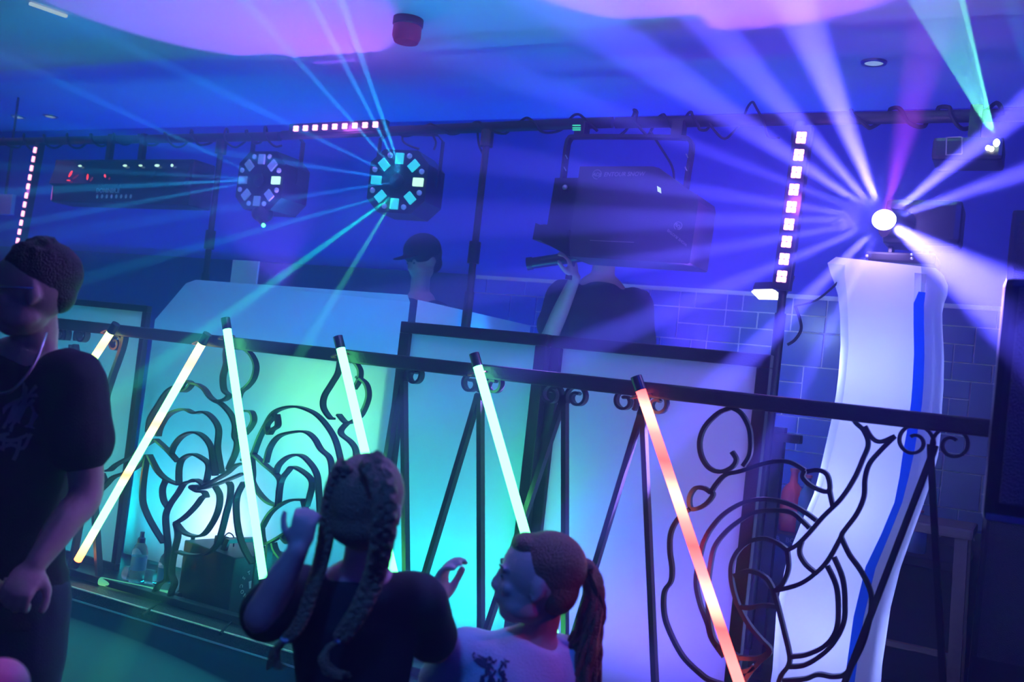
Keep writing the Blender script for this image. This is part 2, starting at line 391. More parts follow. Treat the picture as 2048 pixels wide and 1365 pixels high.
ornament('second rose turned to the right', [(B, p) for p in [
    [(160,100),(200,130),(235,160),(255,210),(245,265),(215,305),(185,330),(170,380)],
    [(205,415),(235,420),(245,455),(230,490),(205,520)],
    [(200,740),(170,800),(165,870),(175,960),(200,1040),(240,1110)],
    [(195,640),(235,610),(290,655),(360,720),(360,780),(355,850)],
    [(235,620),(240,700),(240,740),(270,790),(310,830),(355,848)],
    [(245,610),(270,540),(300,480),(330,430),(370,405),(430,395),(490,410),(540,440),(590,500),(620,560),(640,640)],
    [(350,430),(355,480),(330,500),(315,520),(305,480),(340,440)],
    [(300,650),(320,580),(360,530),(420,512),(480,510),(520,540),(550,590),(590,630),(600,700),(590,760)],
    [(345,700),(360,660),(400,625),(450,615),(490,640),(530,700),(540,780),(545,850),(545,900)],
    [(355,850),(368,740),(400,690),(425,670),(480,700),(510,740),(500,800),(485,850)],
    [(280,950),(320,880),(370,840),(420,820),(470,820)],
    [(280,950),(285,1000),(300,1020),(360,990),(420,950),(445,935),(480,880),(470,820)],
    [(375,990),(400,1015),(430,1000),(445,960)], [(335,1015),(345,1050),(375,1090),(420,1140)],
    [(262,1000),(262,1100),(250,1200),(245,1290),(242,1440)], [(315,1020),(312,1080),(300,1160),(262,1240)]]] +
    [(Dd, p) for p in [
    [(60,790),(100,800),(135,850),(130,910),(100,960)],
    [(120,890),(170,930),(185,1000),(160,1080),(125,1130),(60,1160),(10,1110)],
    [(60,1160),(25,1200),(30,1230),(80,1270),(110,1320),(110,1400),(95,1500),(40,1600)]]] +
    [(B, [(640,150),(630,235),(600,290),(565,350),(562,400),(590,445),(605,450)])])
ornament('large rose with bud and long curling stem', [(Cc, p) for p in [
    [(365,100),(365,125),(310,150),(250,210),(225,280),(235,350),(270,400),(320,415),(370,395),(390,360),(370,325)],
    [(365,125),(410,150),(445,210),(455,270),(450,340),(420,390)],
    [(275,510),(300,470),(340,430),(400,415),(450,400),(510,380),(580,368),(640,375),(700,410)],
    [(275,510),(245,490),(205,490),(180,530),(185,580),(220,580),(260,555),(285,520),(275,505)],
    [(185,580),(130,625),(95,690),(90,770),(100,850),(95,910),(65,960),(65,1060),(95,1150),(150,1250),(220,1320),(280,1360),(420,1400)],
    [(240,740),(270,680),(330,610),(410,560),(490,540),(570,545),(650,570),(710,605),(750,635)],
    [(270,860),(290,760),(340,690),(400,640),(470,600),(560,590),(640,600),(690,640),(720,670)],
    [(240,740),(215,850),(210,930),(230,1020),(260,1100),(280,1170),(335,1250)],
    [(270,860),(262,950),(270,1090),(300,1190),(400,1250)],
    [(620,770),(580,740),(520,717),(450,730),(400,770),(370,830),(368,900),(385,980),(410,1040),(450,1110),(500,1170),(545,1225),(500,1270),(440,1340),(400,1430),(380,1550),(378,1700),(378,1840)],
    [(620,770),(625,850),(600,920),(560,955)], [(380,885),(430,865),(480,870),(530,900),(560,955)],
    [(560,955),(580,1030),(605,1130),(630,1240),(625,1290),(590,1340),(560,1430),(480,1550)],
    [(410,1025),(450,1030),(510,1018),(575,1025)], [(400,1255),(490,1255),(540,1225)], [(385,1320),(450,1310),(470,1290)],
    [(620,770),(665,745),(720,690),(780,620),(860,540),(920,450),(960,360),(985,290),(965,230),(930,195),(900,150)],
    [(970,210),(1000,260),(1040,280),(1105,255)],
    [(1105,255),(1040,320),(990,380),(970,450),(965,530),(930,610),(870,690),(860,715),(800,820),(740,880),(680,920),(620,940),(570,950)],
    [(700,410),(690,440),(730,480),(790,505),(812,490),(800,430),(760,408),(710,415)], [(810,500),(825,570)],
    [(685,730),(675,780),(700,830),(745,870)],
    [(800,840),(840,930),(850,1030),(840,1130),(790,1200),(710,1240),(640,1250)],
    [(830,800),(870,900),(880,1020),(870,1110),(820,1200),(750,1260),(690,1290),(630,1295)],
    [(865,715),(900,790),(950,860),(990,940),(1000,1000),(985,1110),(950,1220),(890,1320),(830,1340),(760,1330),(700,1350),(600,1360)]]], 0.0125, 0.022)

# stage edge nosing
nos = MB(); ny = 2.925
nos.box(((X0 + X1) / 2, ny, ST - 0.022), (X1 - X0 - .1, 0.012, 0.05), bev=0.003)
nos.box(((X0 + X1) / 2, ny + 0.03, ST + 0.003), (X1 - X0 - .1, 0.07, 0.006))
no = nos.build('trim_1', bumped(mat('ribbed_aluminium_nosing', (0.12, 0.12, 0.12), 0.35, 0.9), 120, 0.8, vary=.5), None); struct(no)
m_bead = bumped(mat('polished_aluminium_bead', (0.95, 0.95, 0.95), 0.28, 1.0), 300, 1.0, vary=.3)
for zz, nm in ((ST + .004, 'trim_4'), (ST - .046, 'trim_5')):
    struct(MB().tube([(X0 + .1, ny - .008, zz), (X1 - .1, ny - .008, zz)], .0045, 8).build(nm, m_bead, None, True))

# ---------------------------------------------------------------- LED tubes
def led_mat(name, stops, strength, scale=1.0):
    m = bpy.data.materials.new(name); m.use_nodes = True; nt = m.node_tree; nt.nodes.clear()
    o = nt.nodes.new('ShaderNodeOutputMaterial'); e = nt.nodes.new('ShaderNodeEmission'); r = nt.nodes.new('ShaderNodeValToRGB')
    tc = nt.nodes.new('ShaderNodeTexCoord'); sx = nt.nodes.new('ShaderNodeSeparateXYZ')
    nt.links.new(tc.outputs['Generated'], sx.inputs[0]); nt.links.new(sx.outputs['Z'], r.inputs[0])
    el = r.color_ramp.elements
    while len(el) < len(stops): el.new(0.5)
    for i, (p, c) in enumerate(stops): el[i].position = p; el[i].color = (*c, 1)
    nt.links.new(r.outputs[0], e.inputs[0]); e.inputs[1].default_value = strength; nt.links.new(e.outputs[0], o.inputs[0]); return m
GRN = (0.08, 1.0, 0.30); GR2 = (0.10, 1.0, 0.34); ORG = (1.0, 0.22, 0.10); RED = (1.0, 0.05, 0.07); PNK = (1.0, 0.12, 0.14); PWH = (1.0, 0.35, 0.28)
TS = 9
mg = led_mat('led_tube_green', [(0, GRN), (1, GR2)], TS)
mo = led_mat('led_tube_green_orange', [(0, (1, .15, .06)), (0.05, (1, .5, .15)), (0.16, (.15, 1, .35)), (0.36, (.15, 1, .36)), (0.41, (1, .3, .10)), (0.45, (.15, 1, .36)), (0.58, (.15, 1, .36)),
     (0.64, (1, .32, .16)), (0.69, (.15, 1, .36)), (0.82, (.15, 1, .36)), (0.9, (1, .35, .16)), (1, (.4, 1, .3))], TS * .75)
mr = led_mat('led_tube_red', [(0, PNK), (0.2, PNK), (0.30, RED), (0.38, PWH), (0.45, PNK), (0.53, RED), (0.60, PNK), (0.68, PWH), (0.73, PNK), (0.78, RED), (0.86, PNK), (0.93, PWH), (0.97, PNK), (1, RED)], 5.5)
TY = RY - 0.055
def led_tube(p0, p1, m, label, cap=True, y=TY, ext=None):
    a = Py(*p0, y); b = Py(*p1, y)
    if ext: b = a + (b - a).normalized() * ext
    if b.z < ST + 0.03: b = a + (b - a) * ((a.z - ST - 0.04) / (a.z - b.z))
    t = thing('led_tube', label, 'light tube', b, 'LED tubes cable-tied to the railing'); d = (b - a).normalized()
    r = 0.0165
    MB().tube([a, b], r, 20).build('tube', m, t, True)
    MB().tube([a - d * 0.045, a + d * 0.003], 0.0182, 20).build('end_cap', M['plastic'], t, True)
    MB().tube([b - d * 0.003, b + d * 0.03], 0.0182, 20).build('end_cap', M['plastic'], t, True)
    return t
led_tube((222, 664), (120, 820), mo, 'green-white LED tube behind the man\'s shoulder, slanting down to the left', ext=0.98)
led_tube((405, 686), (155, 1122), mo, 'green-white LED tube with orange bands slanting down left across the rose')
led_tube((454, 658), (530, 1180), mg, 'greenish white LED tube with black end cap in front of the middle of the roses', ext=1.0)
led_tube((681, 696), (788, 1150), mg, 'greenish white LED tube running down behind the braided girl\'s head', ext=1.02)
led_tube((955, 732), (1052, 1072), mg, 'greenish white LED tube running down behind the ponytail girl\'s head', ext=1.04)
led_tube((1281, 780), (1478, 1365), mr, 'red and pink glowing LED tube at the right of the railing', ext=1.08)

# ---------------------------------------------------------------- booth panels
def scr(name, poly_px, y, m=None, parent=None, sag=0):
    pts = [Py(px, py, y) for px, py in poly_px]
    return pts
def framed_panel(label, tl, tr, y, fw=0.045, zb=ST, group='framed fabric panels of the booth'):
    a = Py(*tl, y); b = Py(*tr, y); zt = (a.z + b.z) / 2; xa, xb = a.x, b.x
    t = thing('booth_panel', label, 'panel', ((xa + xb) / 2, y, zb), group)
    f = MB(); f.box(((xa + xb) / 2, y, zt - fw / 2), (xb - xa, fw, fw), bev=.004); f.box(((xa + xb) / 2, y, zb + fw / 2), (xb - xa, fw, fw), bev=.004)
    f.box((xa + fw / 2, y, (zb + zt) / 2), (fw, fw, zt - zb - 2 * fw), bev=.004); f.box((xb - fw / 2, y, (zb + zt) / 2), (fw, fw, zt - zb - 2 * fw), bev=.004)
    f.build('frame', M['black'], t)
    s = MB(); s.sheet((xa + fw * .9, y, zb + fw * .9), (xb - fw * .9, y, zb + fw * .9), (xb - fw * .9, y, zt - fw * .9), (xa + fw * .9, y, zt - fw * .9), bow=.006); s.build('fabric', M['scrim'], t, True)
    return t
framed_panel('black framed white fabric panel at the left end of the booth, behind the man', (-260, 560), (300, 612), 3.28, .03)
framed_panel('black framed fabric panel behind the middle of the railing, glowing teal', (808, 645), (1100, 668), 3.30)
framed_panel('black framed fabric panel at the right of the booth, washed violet', (1108, 668), (1545, 715), 3.36)

# ---------------------------------------------------------------- main booth cover (white stretched fabric over the DJ table)
BY = 3.52
bt = thing('dj_booth', 'big white fabric covered DJ booth with sloping top corner behind the iron roses', 'booth', (-3.0, BY, ST))
p = [Py(310, 640, BY), Py(372, 567, BY), Py(392, 560, BY), Py(815, 590, BY)]
zt = 1.79
xs0, xs1 = p[0].x, p[3].x
NB = 24
mb = MB()
poly = [Vector((xs0 - 0.02, BY, ST + .01)), Vector((xs0, BY, p[0].z)), p[1], p[2], Vector((xs1, BY, p[3].z)), Vector((xs1 + 0.01, BY + .01, p[3].z - .03)), Vector((xs1 + 0.02, BY + .01, ST + .01))]
mb.add(poly, [tuple(range(len(poly)))]).build('front_cover', M['scrim'], bt)
e = Py(1015, 640, 4.62); e2 = Vector((xs1 + 0.05, 4.62, e.z))
mb = MB(); s0 = Vector((xs1 + .035, BY + .03, p[3].z - 0.015))
mb.sheet((s0.x, s0.y, ST + .01), (xs1 + .05, 4.6, ST + .01), (xs1 + .05, 4.6, s0.z - .01), s0, bow=.01, nrm=(1, 0, 0)).build('side_cover', M['scrim'], bt, True)
for (x, y) in [(xs0 + .05, BY + .05), (xs1 - .06, BY + .05), (xs0 + .05, 4.1), (xs1 - .06, 4.1)]:
    MB().box((x, y, (ST + 1.45) / 2), (.04, .04, 1.45 - ST)).build('table_leg', M['black'], bt)
MB().box(((xs0 + xs1) / 2, 3.85, 1.47), (xs1 - xs0 - .06, .58, .04), bev=.005).build('table_top', M['black'], bt)
# pale board standing above the booth top
a = Py(467, 520, 3.95); b = Py(520, 514, 3.95); c = Py(466, 570, 3.95)
t = MB().box(((a.x + b.x) / 2, 3.95, (a.z + 1.49) / 2), (b.x - a.x, .012, a.z - 1.49), bev=.003).build('display_board', mat('pale_board', (.6, .65, .7), .4), None)
tag(t, 'small pale blue rectangular board standing up behind the top edge of the booth', 'board')
# white glow LED flood standing behind the booth cover near the floor
fl = thing('floor_light', 'LED floodlight on the stage floor glowing through the booth cover above the fog machine', 'stage light', (-3.27, BY + .38, ST))
MB().box((-3.27, BY + .42, ST + .2), (.34, .06, .26), bev=.01).build('housing', M['black'], fl)
MB().box((-3.27, BY + .386, ST + .2), (.3, .004, .22)).build('lens', glow('flood_lens', (.55, .6, 1), 3), fl)
area((-3.28, BY + .30, ST + .24), (-3.30, BY, ST + .26), 2.6, (.45, .48, 1), .3, .2, 'floor_light_glow', spread=100)
MB().box((-3.27, BY + .43, ST + .035), (.2, .16, .07), bev=.01).build('foot', M['black'], fl)

# ---------------------------------------------------------------- fabric covered totem at the right
TYY = 3.42
tt = thing('light_totem', 'tall white stretch fabric covered totem with flared top, carrying the beam light', 'totem', (-0.6, TYY + .15, ST))
rows = [(524, 1672, 1700, 1828, 1852, 1872), (538, 1655, 1690, 1829, 1853, 1888), (556, 1660, 1689, 1829, 1852, 1896), (575, 1668, 1691, 1828, 1851, 1889), (600, 1676, 1694, 1827, 1848, 1884), (640, 1680, 1696, 1827, 1848, 1885), (700, 1681, 1697, 1828, 1849, 1888), (760, 1677, 1692, 1825, 1847, 1887),
        (800, 1672, 1687, 1822, 1844, 1884), (850, 1663, 1679, 1815, 1836, 1882), (900, 1652, 1668, 1806, 1828, 1876), (950, 1641, 1655, 1799, 1817, 1863),
        (1002, 1628, 1640, 1789, 1804, 1846), (1070, 1600, 1613, 1762, 1778, 1822), (1138, 1574, 1590, 1731, 1751, 1799), (1241, 1553, 1566, 1707, 1727, 1774),
        (1365, 1545, 1557, 1690, 1710, 1756), (1450, 1532, 1545, 1680, 1700, 1750), (1530, 1515, 1530, 1672, 1694, 1760)]
mb = MB(); vs = []; n = 9
for (yy, l0, l1, g0, g1, r) in rows:
    sk = 0.112
    gm = (g0 + g1) / 2
    dz = 0.015 if yy > 600 else 0.005
    def q(px, dy): return Py(px, yy + sk * (px - 1760), TYY + dy)
    vs += [q(l0, .16), q(l1, 0), q((l1 * 2 + g0) / 3, -.02), q(g0, 0), q(gm + 2, .055 if yy > 555 else .0), q(g1, .015), q((g1 + r) / 2, .03), q(r, .08), None, None]
out = []
for i in range(0, len(vs), 10):
    rr = vs[i:i + 8]; R_ = rr[7] + Vector((-.02, .26, 0)); L_ = rr[0] + Vector((.03, .2, 0)); L_.z = rr[0].z; out += rr + [R_, L_]
fs = [(i * 10 + k, i * 10 + (k + 1) % 10, (i + 1) * 10 + (k + 1) % 10, (i + 1) * 10 + k) for i in range(len(rows) - 1) for k in range(10)]
for v in out[-10:]: v.z = ST + .01
fs.append(tuple(range(10)))
mb.add(out, fs)
tc = mb.build('cover', M['scrim2'], tt, True)
topz = sum(v.z for v in out[:10]) / 10
mb = MB(); bd = []  # blue strip laid over the cover as the shade in its fold
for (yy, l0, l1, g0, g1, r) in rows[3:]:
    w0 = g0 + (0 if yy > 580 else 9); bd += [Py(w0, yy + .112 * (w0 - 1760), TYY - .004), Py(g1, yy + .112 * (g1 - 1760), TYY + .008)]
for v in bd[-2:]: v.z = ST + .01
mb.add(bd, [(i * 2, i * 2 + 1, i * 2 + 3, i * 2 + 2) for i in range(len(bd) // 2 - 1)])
mb.build('fold_shade_band', fabric_translucent('fold_shade_fabric', (.01, .16, .8), .5), tt, True)['label'] = 'narrow blue band standing for the shaded fold down the white cover'
MB().tube([Py((r_[3] + r_[4]) / 2 + 1, r_[0] + .112 * ((r_[3] + r_[4]) / 2 - 1760), TYY + .085) for r_ in rows[4:-1]], .021, 10).build('pole', M['alu'], tt, True)  # unseen tube bent along the fold, put in to shade it
MB().box((-.56, TYY + .2, ST + .015), (.4, .3, .02)).build('base_plate', M['black'], tt)
# LED lamps inside the totem
for zz in (0.75, 1.2, 1.65): point((-.52 + (zz - 1.65) * .05, TYY + .19, zz), 5.2, (.20, .27, 1.0), .04, 'totem_lamp')

# effect light on the totem
el = thing('effect_light', 'glowing multi-beam effect light on top of the white totem throwing white violet beams', 'stage light', (HEAD.x, HEAD.y, topz + .01))
MB().ell(HEAD, (.038, .034, .034), None, 20, 12).build('lens', glow('beam_lens', (.8, .8, 1), 6), el, True)
bc = Py(1848, 452, 3.56)
MB().box(bc, (.24, .16, .15), bev=.02).build('body', M['plastic'], el)
MB().tube([HEAD + Vector((.0, .045, 0)), HEAD + Vector((.06, .09, 0))], .05, 16).build('lens_barrel', M['plastic'], el, True)
MB().box((HEAD.x + .05, 3.6, topz + .025), (.22, .2, .035), bev=.008).build('base', M['plastic'], el)
for sx in (-.01, .1):
    MB().box((HEAD.x + sx + .02, 3.58, (topz + bc.z) / 2), (.016, .05, bc.z - topz - .02), bev=.003).build('arm', M['plastic'], el)
for (px, py) in [(1734, 512), (1824, 509), (1824, 517)]:
    MB().ell(Py(px, py, 3.46), (.006, .006, .005), None, 10, 6).build('bolt', M['alu'], el, True)

# ---------------------------------------------------------------- overhead bar on stands
TB = 3.9
def tz(px, py): return Py(px, py, TB)
def stand(label, a, b, pole_px, r=.024, legs_=(.5, 2.6, 4.7)):
    pa = tz(*a); pb = tz(*b); po = tz(*pole_px)
    t = thing('lighting_stand', label, 'lighting stand', (po.x, TB, ST), 'lighting stands behind the booth')
    MB().tube([pa, pb], r, 14).build('crossbar', M['black'], t, True)
    zc = pa.z + (pb.z - pa.z) * (po.x - pa.x) / (pb.x - pa.x)
    MB().tube([(po.x, TB, zc - .02), (po.x, TB, 1.7)], .016, 12).build('inner_pole', M['black'], t, True)
    MB().tube([(po.x, TB, 1.85), (po.x, TB, ST + .15)], .022, 12).build('outer_pole', M['black'], t, True)
    MB().tube([(po.x, TB, 2.08), (po.x, TB, 1.98)], .027, 12).build('collar', M['plastic'], t, True)
    MB().tube([(po.x, TB, zc - .09), (po.x, TB, zc - .015)], .03, 12).build('top_bracket', M['plastic'], t, True)
    for an in legs_:
        MB().bar((po.x + .02 * cos(an), TB + .02 * sin(an), ST + .45), (po.x + .42 * cos(an), TB + .42 * sin(an), ST + .02), .02, .012).build('leg', M['black'], t)
    return t
stand('left lighting stand whose crossbar carries the wide eight-lens light', (-400, 292), (560, 273), (444, 282))
stand('lighting stand whose thin pole rises between the wheel light and the snow machine', (566, 271), (1225, 245), (976, 262), legs_=(0, 1.32, -1.32))
stand('lighting stand rising beside the vertical pink LED strip at the right', (1232, 246), (2150, 228), (1601, 240))

# cables wrapped around the crossbars
def cable(label, x0, x1, seed, amp=.045, tight=9, r=.006):
    rnd = random.Random(seed); pts = []
    a = tz(*x0); b = tz(*x1); N = int((b.x - a.x) * tight * 8); ph = rnd.random() * 6
    A_ = amp; 
    for i in range(N + 1):
        t = i / N; ph += 2 * pi / 8 * (0.8 + .4 * rnd.random())
        if i % 9 == 0: A_ = amp * rnd.uniform(.7, 1.25)
        pts.append(a.lerp(b, t) + Vector((rnd.uniform(-.01, .01), -sin(ph) * A_ * .7, cos(ph) * A_)))
    o = MB().tube(cat_rom(pts, 3), r, 6).build('power_cable', M['rubber'], None, True)
    return tag(o, label, 'cable', 'cables wound around the crossbars')
cable('black cable wound round the left crossbar above the wide eight-lens light', (-60, 286), (430, 276), 3, .04, 5)
cable('black cable looped along the crossbar between the two wheel lights', (440, 276), (560, 273), 5, .045, 7)
cable('black cable wound round the crossbar right of the wheel lights', (800, 262), (1200, 246), 8, .035, 4)
cable('black cable curled round the crossbar above the snow machine', (1240, 246), (1420, 242), 11, .045, 8)
cable('thin black cable in loose curls on the crossbar left of the pink vertical strip', (1425, 242), (1560, 240), 21, .07, 5, .005)
cable('black cable wound tightly on the crossbar at the far right', (1700, 237), (2010, 231), 31, .042, 6, .008)
def wire(label, pts, r=.005, y=TB, group=None):
    o = MB().tube(cat_rom([Py(px, py, y + (dy[0] if dy else 0)) for (px, py, *dy) in pts], 5), r, 8).build('hanging_cable', M['rubber'], None, True)
    return tag(o, label, 'cable', group)
wire('thin cable hanging from the crossbar to the back of the snow machine', [(1300, 262), (1318, 290), (1340, 325), (1347, 345), (1348, 362)], .005)
wire('cable bowing out from the right stand pole below the floodlight', [(1590, 612), (1600, 640), (1602, 660), (1590, 680), (1575, 690)], .006)
wire('cable from the wheel light up to the crossbar on its right', [(868, 300), (872, 285), (866, 270), (870, 262)], .005)
wire('cable sagging from the crossbar over the right wheel light', [(805, 265), (806, 282), (820, 292), (838, 298)], .005)
wire('cable running from the totem top to the right stand pole', [(1592, 612, -.1), (1630, 602, -.2), (1660, 580, -.3), (1680, 560, -.38)], .004)
wire('cable loop hanging from the middle stand crossbar beside its pole', [(955, 262), (958, 290), (966, 310), (968, 330)], .005)

# ---------------------------------------------------------------- LED battens
pinkc = glow('pink_led', (1.0, 0.36, 0.9), 3.5)
def batten(label, p0, p1, n, w, y, cellw, cellh, group='pink LED battens', double=False, gm=None):
    a = Py(*p0, y); b = Py(*p1, y); d = (b - a).normalized(); s = Vector((0, 1, 0)); u = d.cross(s).normalized()
    t = thing('led_batten', label, 'LED bar', (a + b) / 2, group)
    L = (b - a).length
    hs = MB().bar(a - d * .05 + Vector((0, .03, 0)), b + d * .05 + Vector((0, .03, 0)), w, .045, bev=.004).build('housing', M['plastic'], t)
    for i in range(n):
        c = a + d * (L * (i + .0) / (n - 1))
        R3 = Matrix((d, s, u)).transposed()
        mb = MB()
        if double:
            for sx in (-1, 1):
                for sy in (-1, 1): mb.box(c + d * sx * cellw * .24 + u * sy * cellh * .24 + Vector((0, .003, 0)), (cellw * .46, .012, cellh * .46), R3, .004)
        else: mb.box(c + Vector((0, .003, 0)), (cellw, .012, cellh), R3, .004)
        mb.build('led_cell', gm or pinkc, hs)
    return t
batten('horizontal pink LED bar mounted above the crossbar between the wheel lights', (591, 257), (750, 249), 9, .055, 3.86, .030, .030, double=True)
batten('vertical pink LED strip of bright cells down the right stand', (1602, 275), (1563, 553), 9, .07, 3.84, .048, .040, double=True)
batten('thin vertical pink LED strip above the man at the left edge', (69, 300), (31, 500), 12, .035, 3.8, .034, .018)
for (px, py, e_) in [(670, 252, 3.5), (1585, 400, 4), (52, 380, 1.5)]:
    q_ = Py(px, py, 3.80); point(q_, e_, (.5, .1, 1.0), .05, 'led_batten_light')

# ---------------------------------------------------------------- wheel lights (octagonal derby effects)
mirror1 = mat('dichroic_mirror_blue', (.4, .5, .8), .12, .3, (.1, .25, .75), .35)
mirror2 = mat('dichroic_mirror_cyan', (.2, .8, .8), .12, .3, (.02, .6, .75), 1.0)
mirrorw = glow('lit_lens_white', (.45, .95, .9), 1.6)
def wheel_light(label, px, py, y, ang, m, size=.30, depth=.20):
    c = Py(px, py, y)
    to = (EYE - c); to.z = 0; to.normalize()
    nrm = Matrix.Rotation(ang, 3, 'Z') @ to
    xr_ = nrm.cross(Vector((0, 0, 1))) * -1; xr_.normalize(); up = Vector((0, 0, 1))
    R3 = Matrix((xr_, -nrm, up)).transposed()    # local x right, y into housing, z up
    t = thing('wheel_light', label, 'stage light', c + Vector((0, 0, -size / 2)), 'octagonal wheel lights hanging from the crossbar')
    h = size / 2; ch = h * .42
    octo = [(-h, -h + ch), (-h + ch, -h), (h - ch, -h), (h, -h + ch), (h, h - ch), (h - ch, h), (-h + ch, h), (-h, h - ch)]
    mb = MB(); mb.prism([c + R3 @ Vector((x * 1.0, 0, z)) for x, z in octo], R3 @ Vector((0, depth, 0))); hs = mb.build('housing', M['plastic'], t)
    MB().lathe([(.035, -.004), (.035, -.012), (.0, -.02)], c, 16, R3 @ Matrix.Rotation(pi / 2, 3, 'X').to_3x3() @ Matrix.Scale(-1, 3, Vector((0, 0, 1)))).build('centre_boss', M['plastic'], t, True)
    for k in range(8):
        a = k * pi / 4; r = .108
        Rk = R3 @ Matrix.Rotation(-a, 3, 'Y')
        pc = c + R3 @ Vector((cos(a) * r, -.006, sin(a) * r))
        mb = MB(); mb.box(pc, (.052, .012, .040), Rk, .003)
        mb.build('mirror_lens', mirrorw if k == 0 else m, hs)
        a2 = a + pi / 8; pc = c + R3 @ Vector((cos(a2) * .131, -.004, sin(a2) * .131))
        mb = MB(); mb.lathe([(.013, 0), (.013, .006), (.010, .009), (0, .011)], pc, 12, R3 @ Matrix.Rotation(pi / 2, 3, 'X').to_3x3())
        mb.build('round_lens', mirror1, hs, True)
    # yoke up to the crossbar
    bx = h + .015; pts = [Vector((-bx, depth * .5, 0)), Vector((-bx, depth * .5, h + .07)), Vector((-bx + .03, depth * .5, h + .1)), Vector((bx - .03, depth * .5, h + .1)), Vector((bx, depth * .5, h + .07)), Vector((bx, depth * .5, 0))]
    MB().strip([c + R3 @ q for q in pts], .03, .005, R3 @ Vector((0, 1, 0))).build('yoke', M['black'], t)
    q = c + R3 @ Vector((0, depth * .5, h + .1)); zc = 2.585
    MB().bar(q, (q.x, q.y, zc + .01), .03, .03, bev=.004).build('clamp', M['alu'], t)
    return t, c, R3
w1, w1c, w1R = wheel_light('left wheel light with eight square mirror lenses, facing away to the left', 520, 361, 3.82, -radians(42), mirror1)
w2, w2c, w2R = wheel_light('right wheel light with eight glowing cyan mirror lenses in a ring', 795, 363, 3.82, -radians(26), mirror2)
# beams from the wheel lights
for (px, py, yy, pw, c_) in [(735, 150, 3.3, 400, CYAN), (690, 130, 3.3, 400, CYAN), (630, 160, 3.3, 350, CYAN), (560, 240, 3.2, 250, (.03, .6, 1)), (540, 320, 3.2, 260, (.03, .5, 1)), (560, 400, 3.2, 150, (.03, .5, 1)),
                           (560, 555, 3.1, 600, (0, .8, .25)), (690, 560, 3.3, 200, (.1, 1, .2)), (450, 480, 3.1, 250, (0, .6, .5))]:
    o0 = w2c + w2R @ Vector((.05, -.03, 0)) if py < 450 else w2c + w2R @ Vector((.02, -.03, -.06))
    tg = Py(px, py, yy); spot(o0 + (tg - o0).normalized() * .02, tg, pw * 24, c_, 2.6, .6, .006)
for (px, py, yy, pw) in [(0, 385, 3.4, 800), (0, 455, 3.3, 500), (300, 250, 3.4, 400), (150, 340, 3.4, 300)]:
    o0 = w1c + w1R @ Vector((.06, -.03, 0)); tg = Py(px, py, yy); spot(o0 + (tg - o0).normalized() * .02, tg, pw * 16, (.03, .7, 1), 2.6, .6, .006)
# small green laser pod under the left wheel light
g = thing('laser_pod', 'small dark laser pod with a green glowing aperture under the left wheel light', 'laser', Py(528, 455, 3.85))
gc = Py(525, 428, 3.85)
MB().ell(gc, (.06, .05, .045), None, 18, 10).build('pod_body', M['plastic'], g, True)
MB().tube([gc + Vector((0, -.02, -.03)), Py(527, 450, 3.80)], .014, 12).build('snout', M['plastic'], g, True)
MB().ell(Py(527, 451, 3.785), (.01, .01, .01), None, 12, 8).build('aperture', M['green'], g, True)
MB().box(gc + Vector((0, 0.01, .06)), (.02, .03, .07)).build('bracket', M['black'], g)

# wide eight lens light at the left
a = Py(113, 322, 3.8); b = Py(392, 316, 3.8); zb_ = Py(250, 408, 3.8).z
dm = thing('multi_lens_light', 'wide black eight-lens light bar with white lettering hanging at the left', 'stage light', ((a.x + b.x) / 2, 3.85, zb_))
zt_ = (a.z + b.z) / 2; zm = Py(250, 372, 3.8).z
MB().box(((a.x + b.x) / 2, 3.87, (zt_ + zb_) / 2), (b.x - a.x, .16, zt_ - zb_), bev=.012).build('housing', M['plastic'], dm)
MB().prism([(a.x + .02, 3.79, zt_ - .012), (a.x + .02, 3.755, zm), (a.x + .02, 3.79, zm - .01)], (b.x - a.x - .04, 0, 0)).build('lens_cowl', mat('smoked_acrylic', (.02, .02, .03), .08), dm)
lw = glow('lens_glint_cyan', (.45, .85, 1), 1.5); lr = glow('red_reflection_glow', (1, .05, .08), 1.6)
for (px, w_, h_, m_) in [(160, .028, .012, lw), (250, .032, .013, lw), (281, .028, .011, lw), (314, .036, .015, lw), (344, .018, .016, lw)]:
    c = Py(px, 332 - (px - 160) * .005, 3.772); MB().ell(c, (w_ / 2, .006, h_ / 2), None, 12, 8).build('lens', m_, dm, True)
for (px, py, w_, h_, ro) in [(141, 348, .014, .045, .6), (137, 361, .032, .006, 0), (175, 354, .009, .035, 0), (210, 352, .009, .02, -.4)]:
    c = Py(px, py, 3.75); MB().ell(c, (w_ / 2, .005, h_ / 2), Matrix.Rotation(ro, 3, 'Y'), 12, 8).build('lens', lr, dm, True)  # red reflections on the cowl, made as small glowing ellipsoids
txm = mat('blue_white_print', (.85, .9, 1), .5)
q0 = Py(191, 385, 3.785); text_mesh('lettering', 'DOMIN8R.II', .036, (q0.x, 3.788, q0.z), (1, 0, 0), (0, 0, 1), txm, dm, bold=True)
mb = MB()
for k in range(8):
    c = Py(194 + k * 9.6, 393, 3.787); mb.ell((c.x, 3.788, c.z), (.009, .002, .012), None, 10, 6)
mb.build('dot_row', txm, dm)
for px in (215, 280):
    q = Py(px, 318, 3.87); MB().box((q.x, 3.88, q.z + .07), (.035, .03, .15), bev=.004).build('bracket', M['black'], dm)

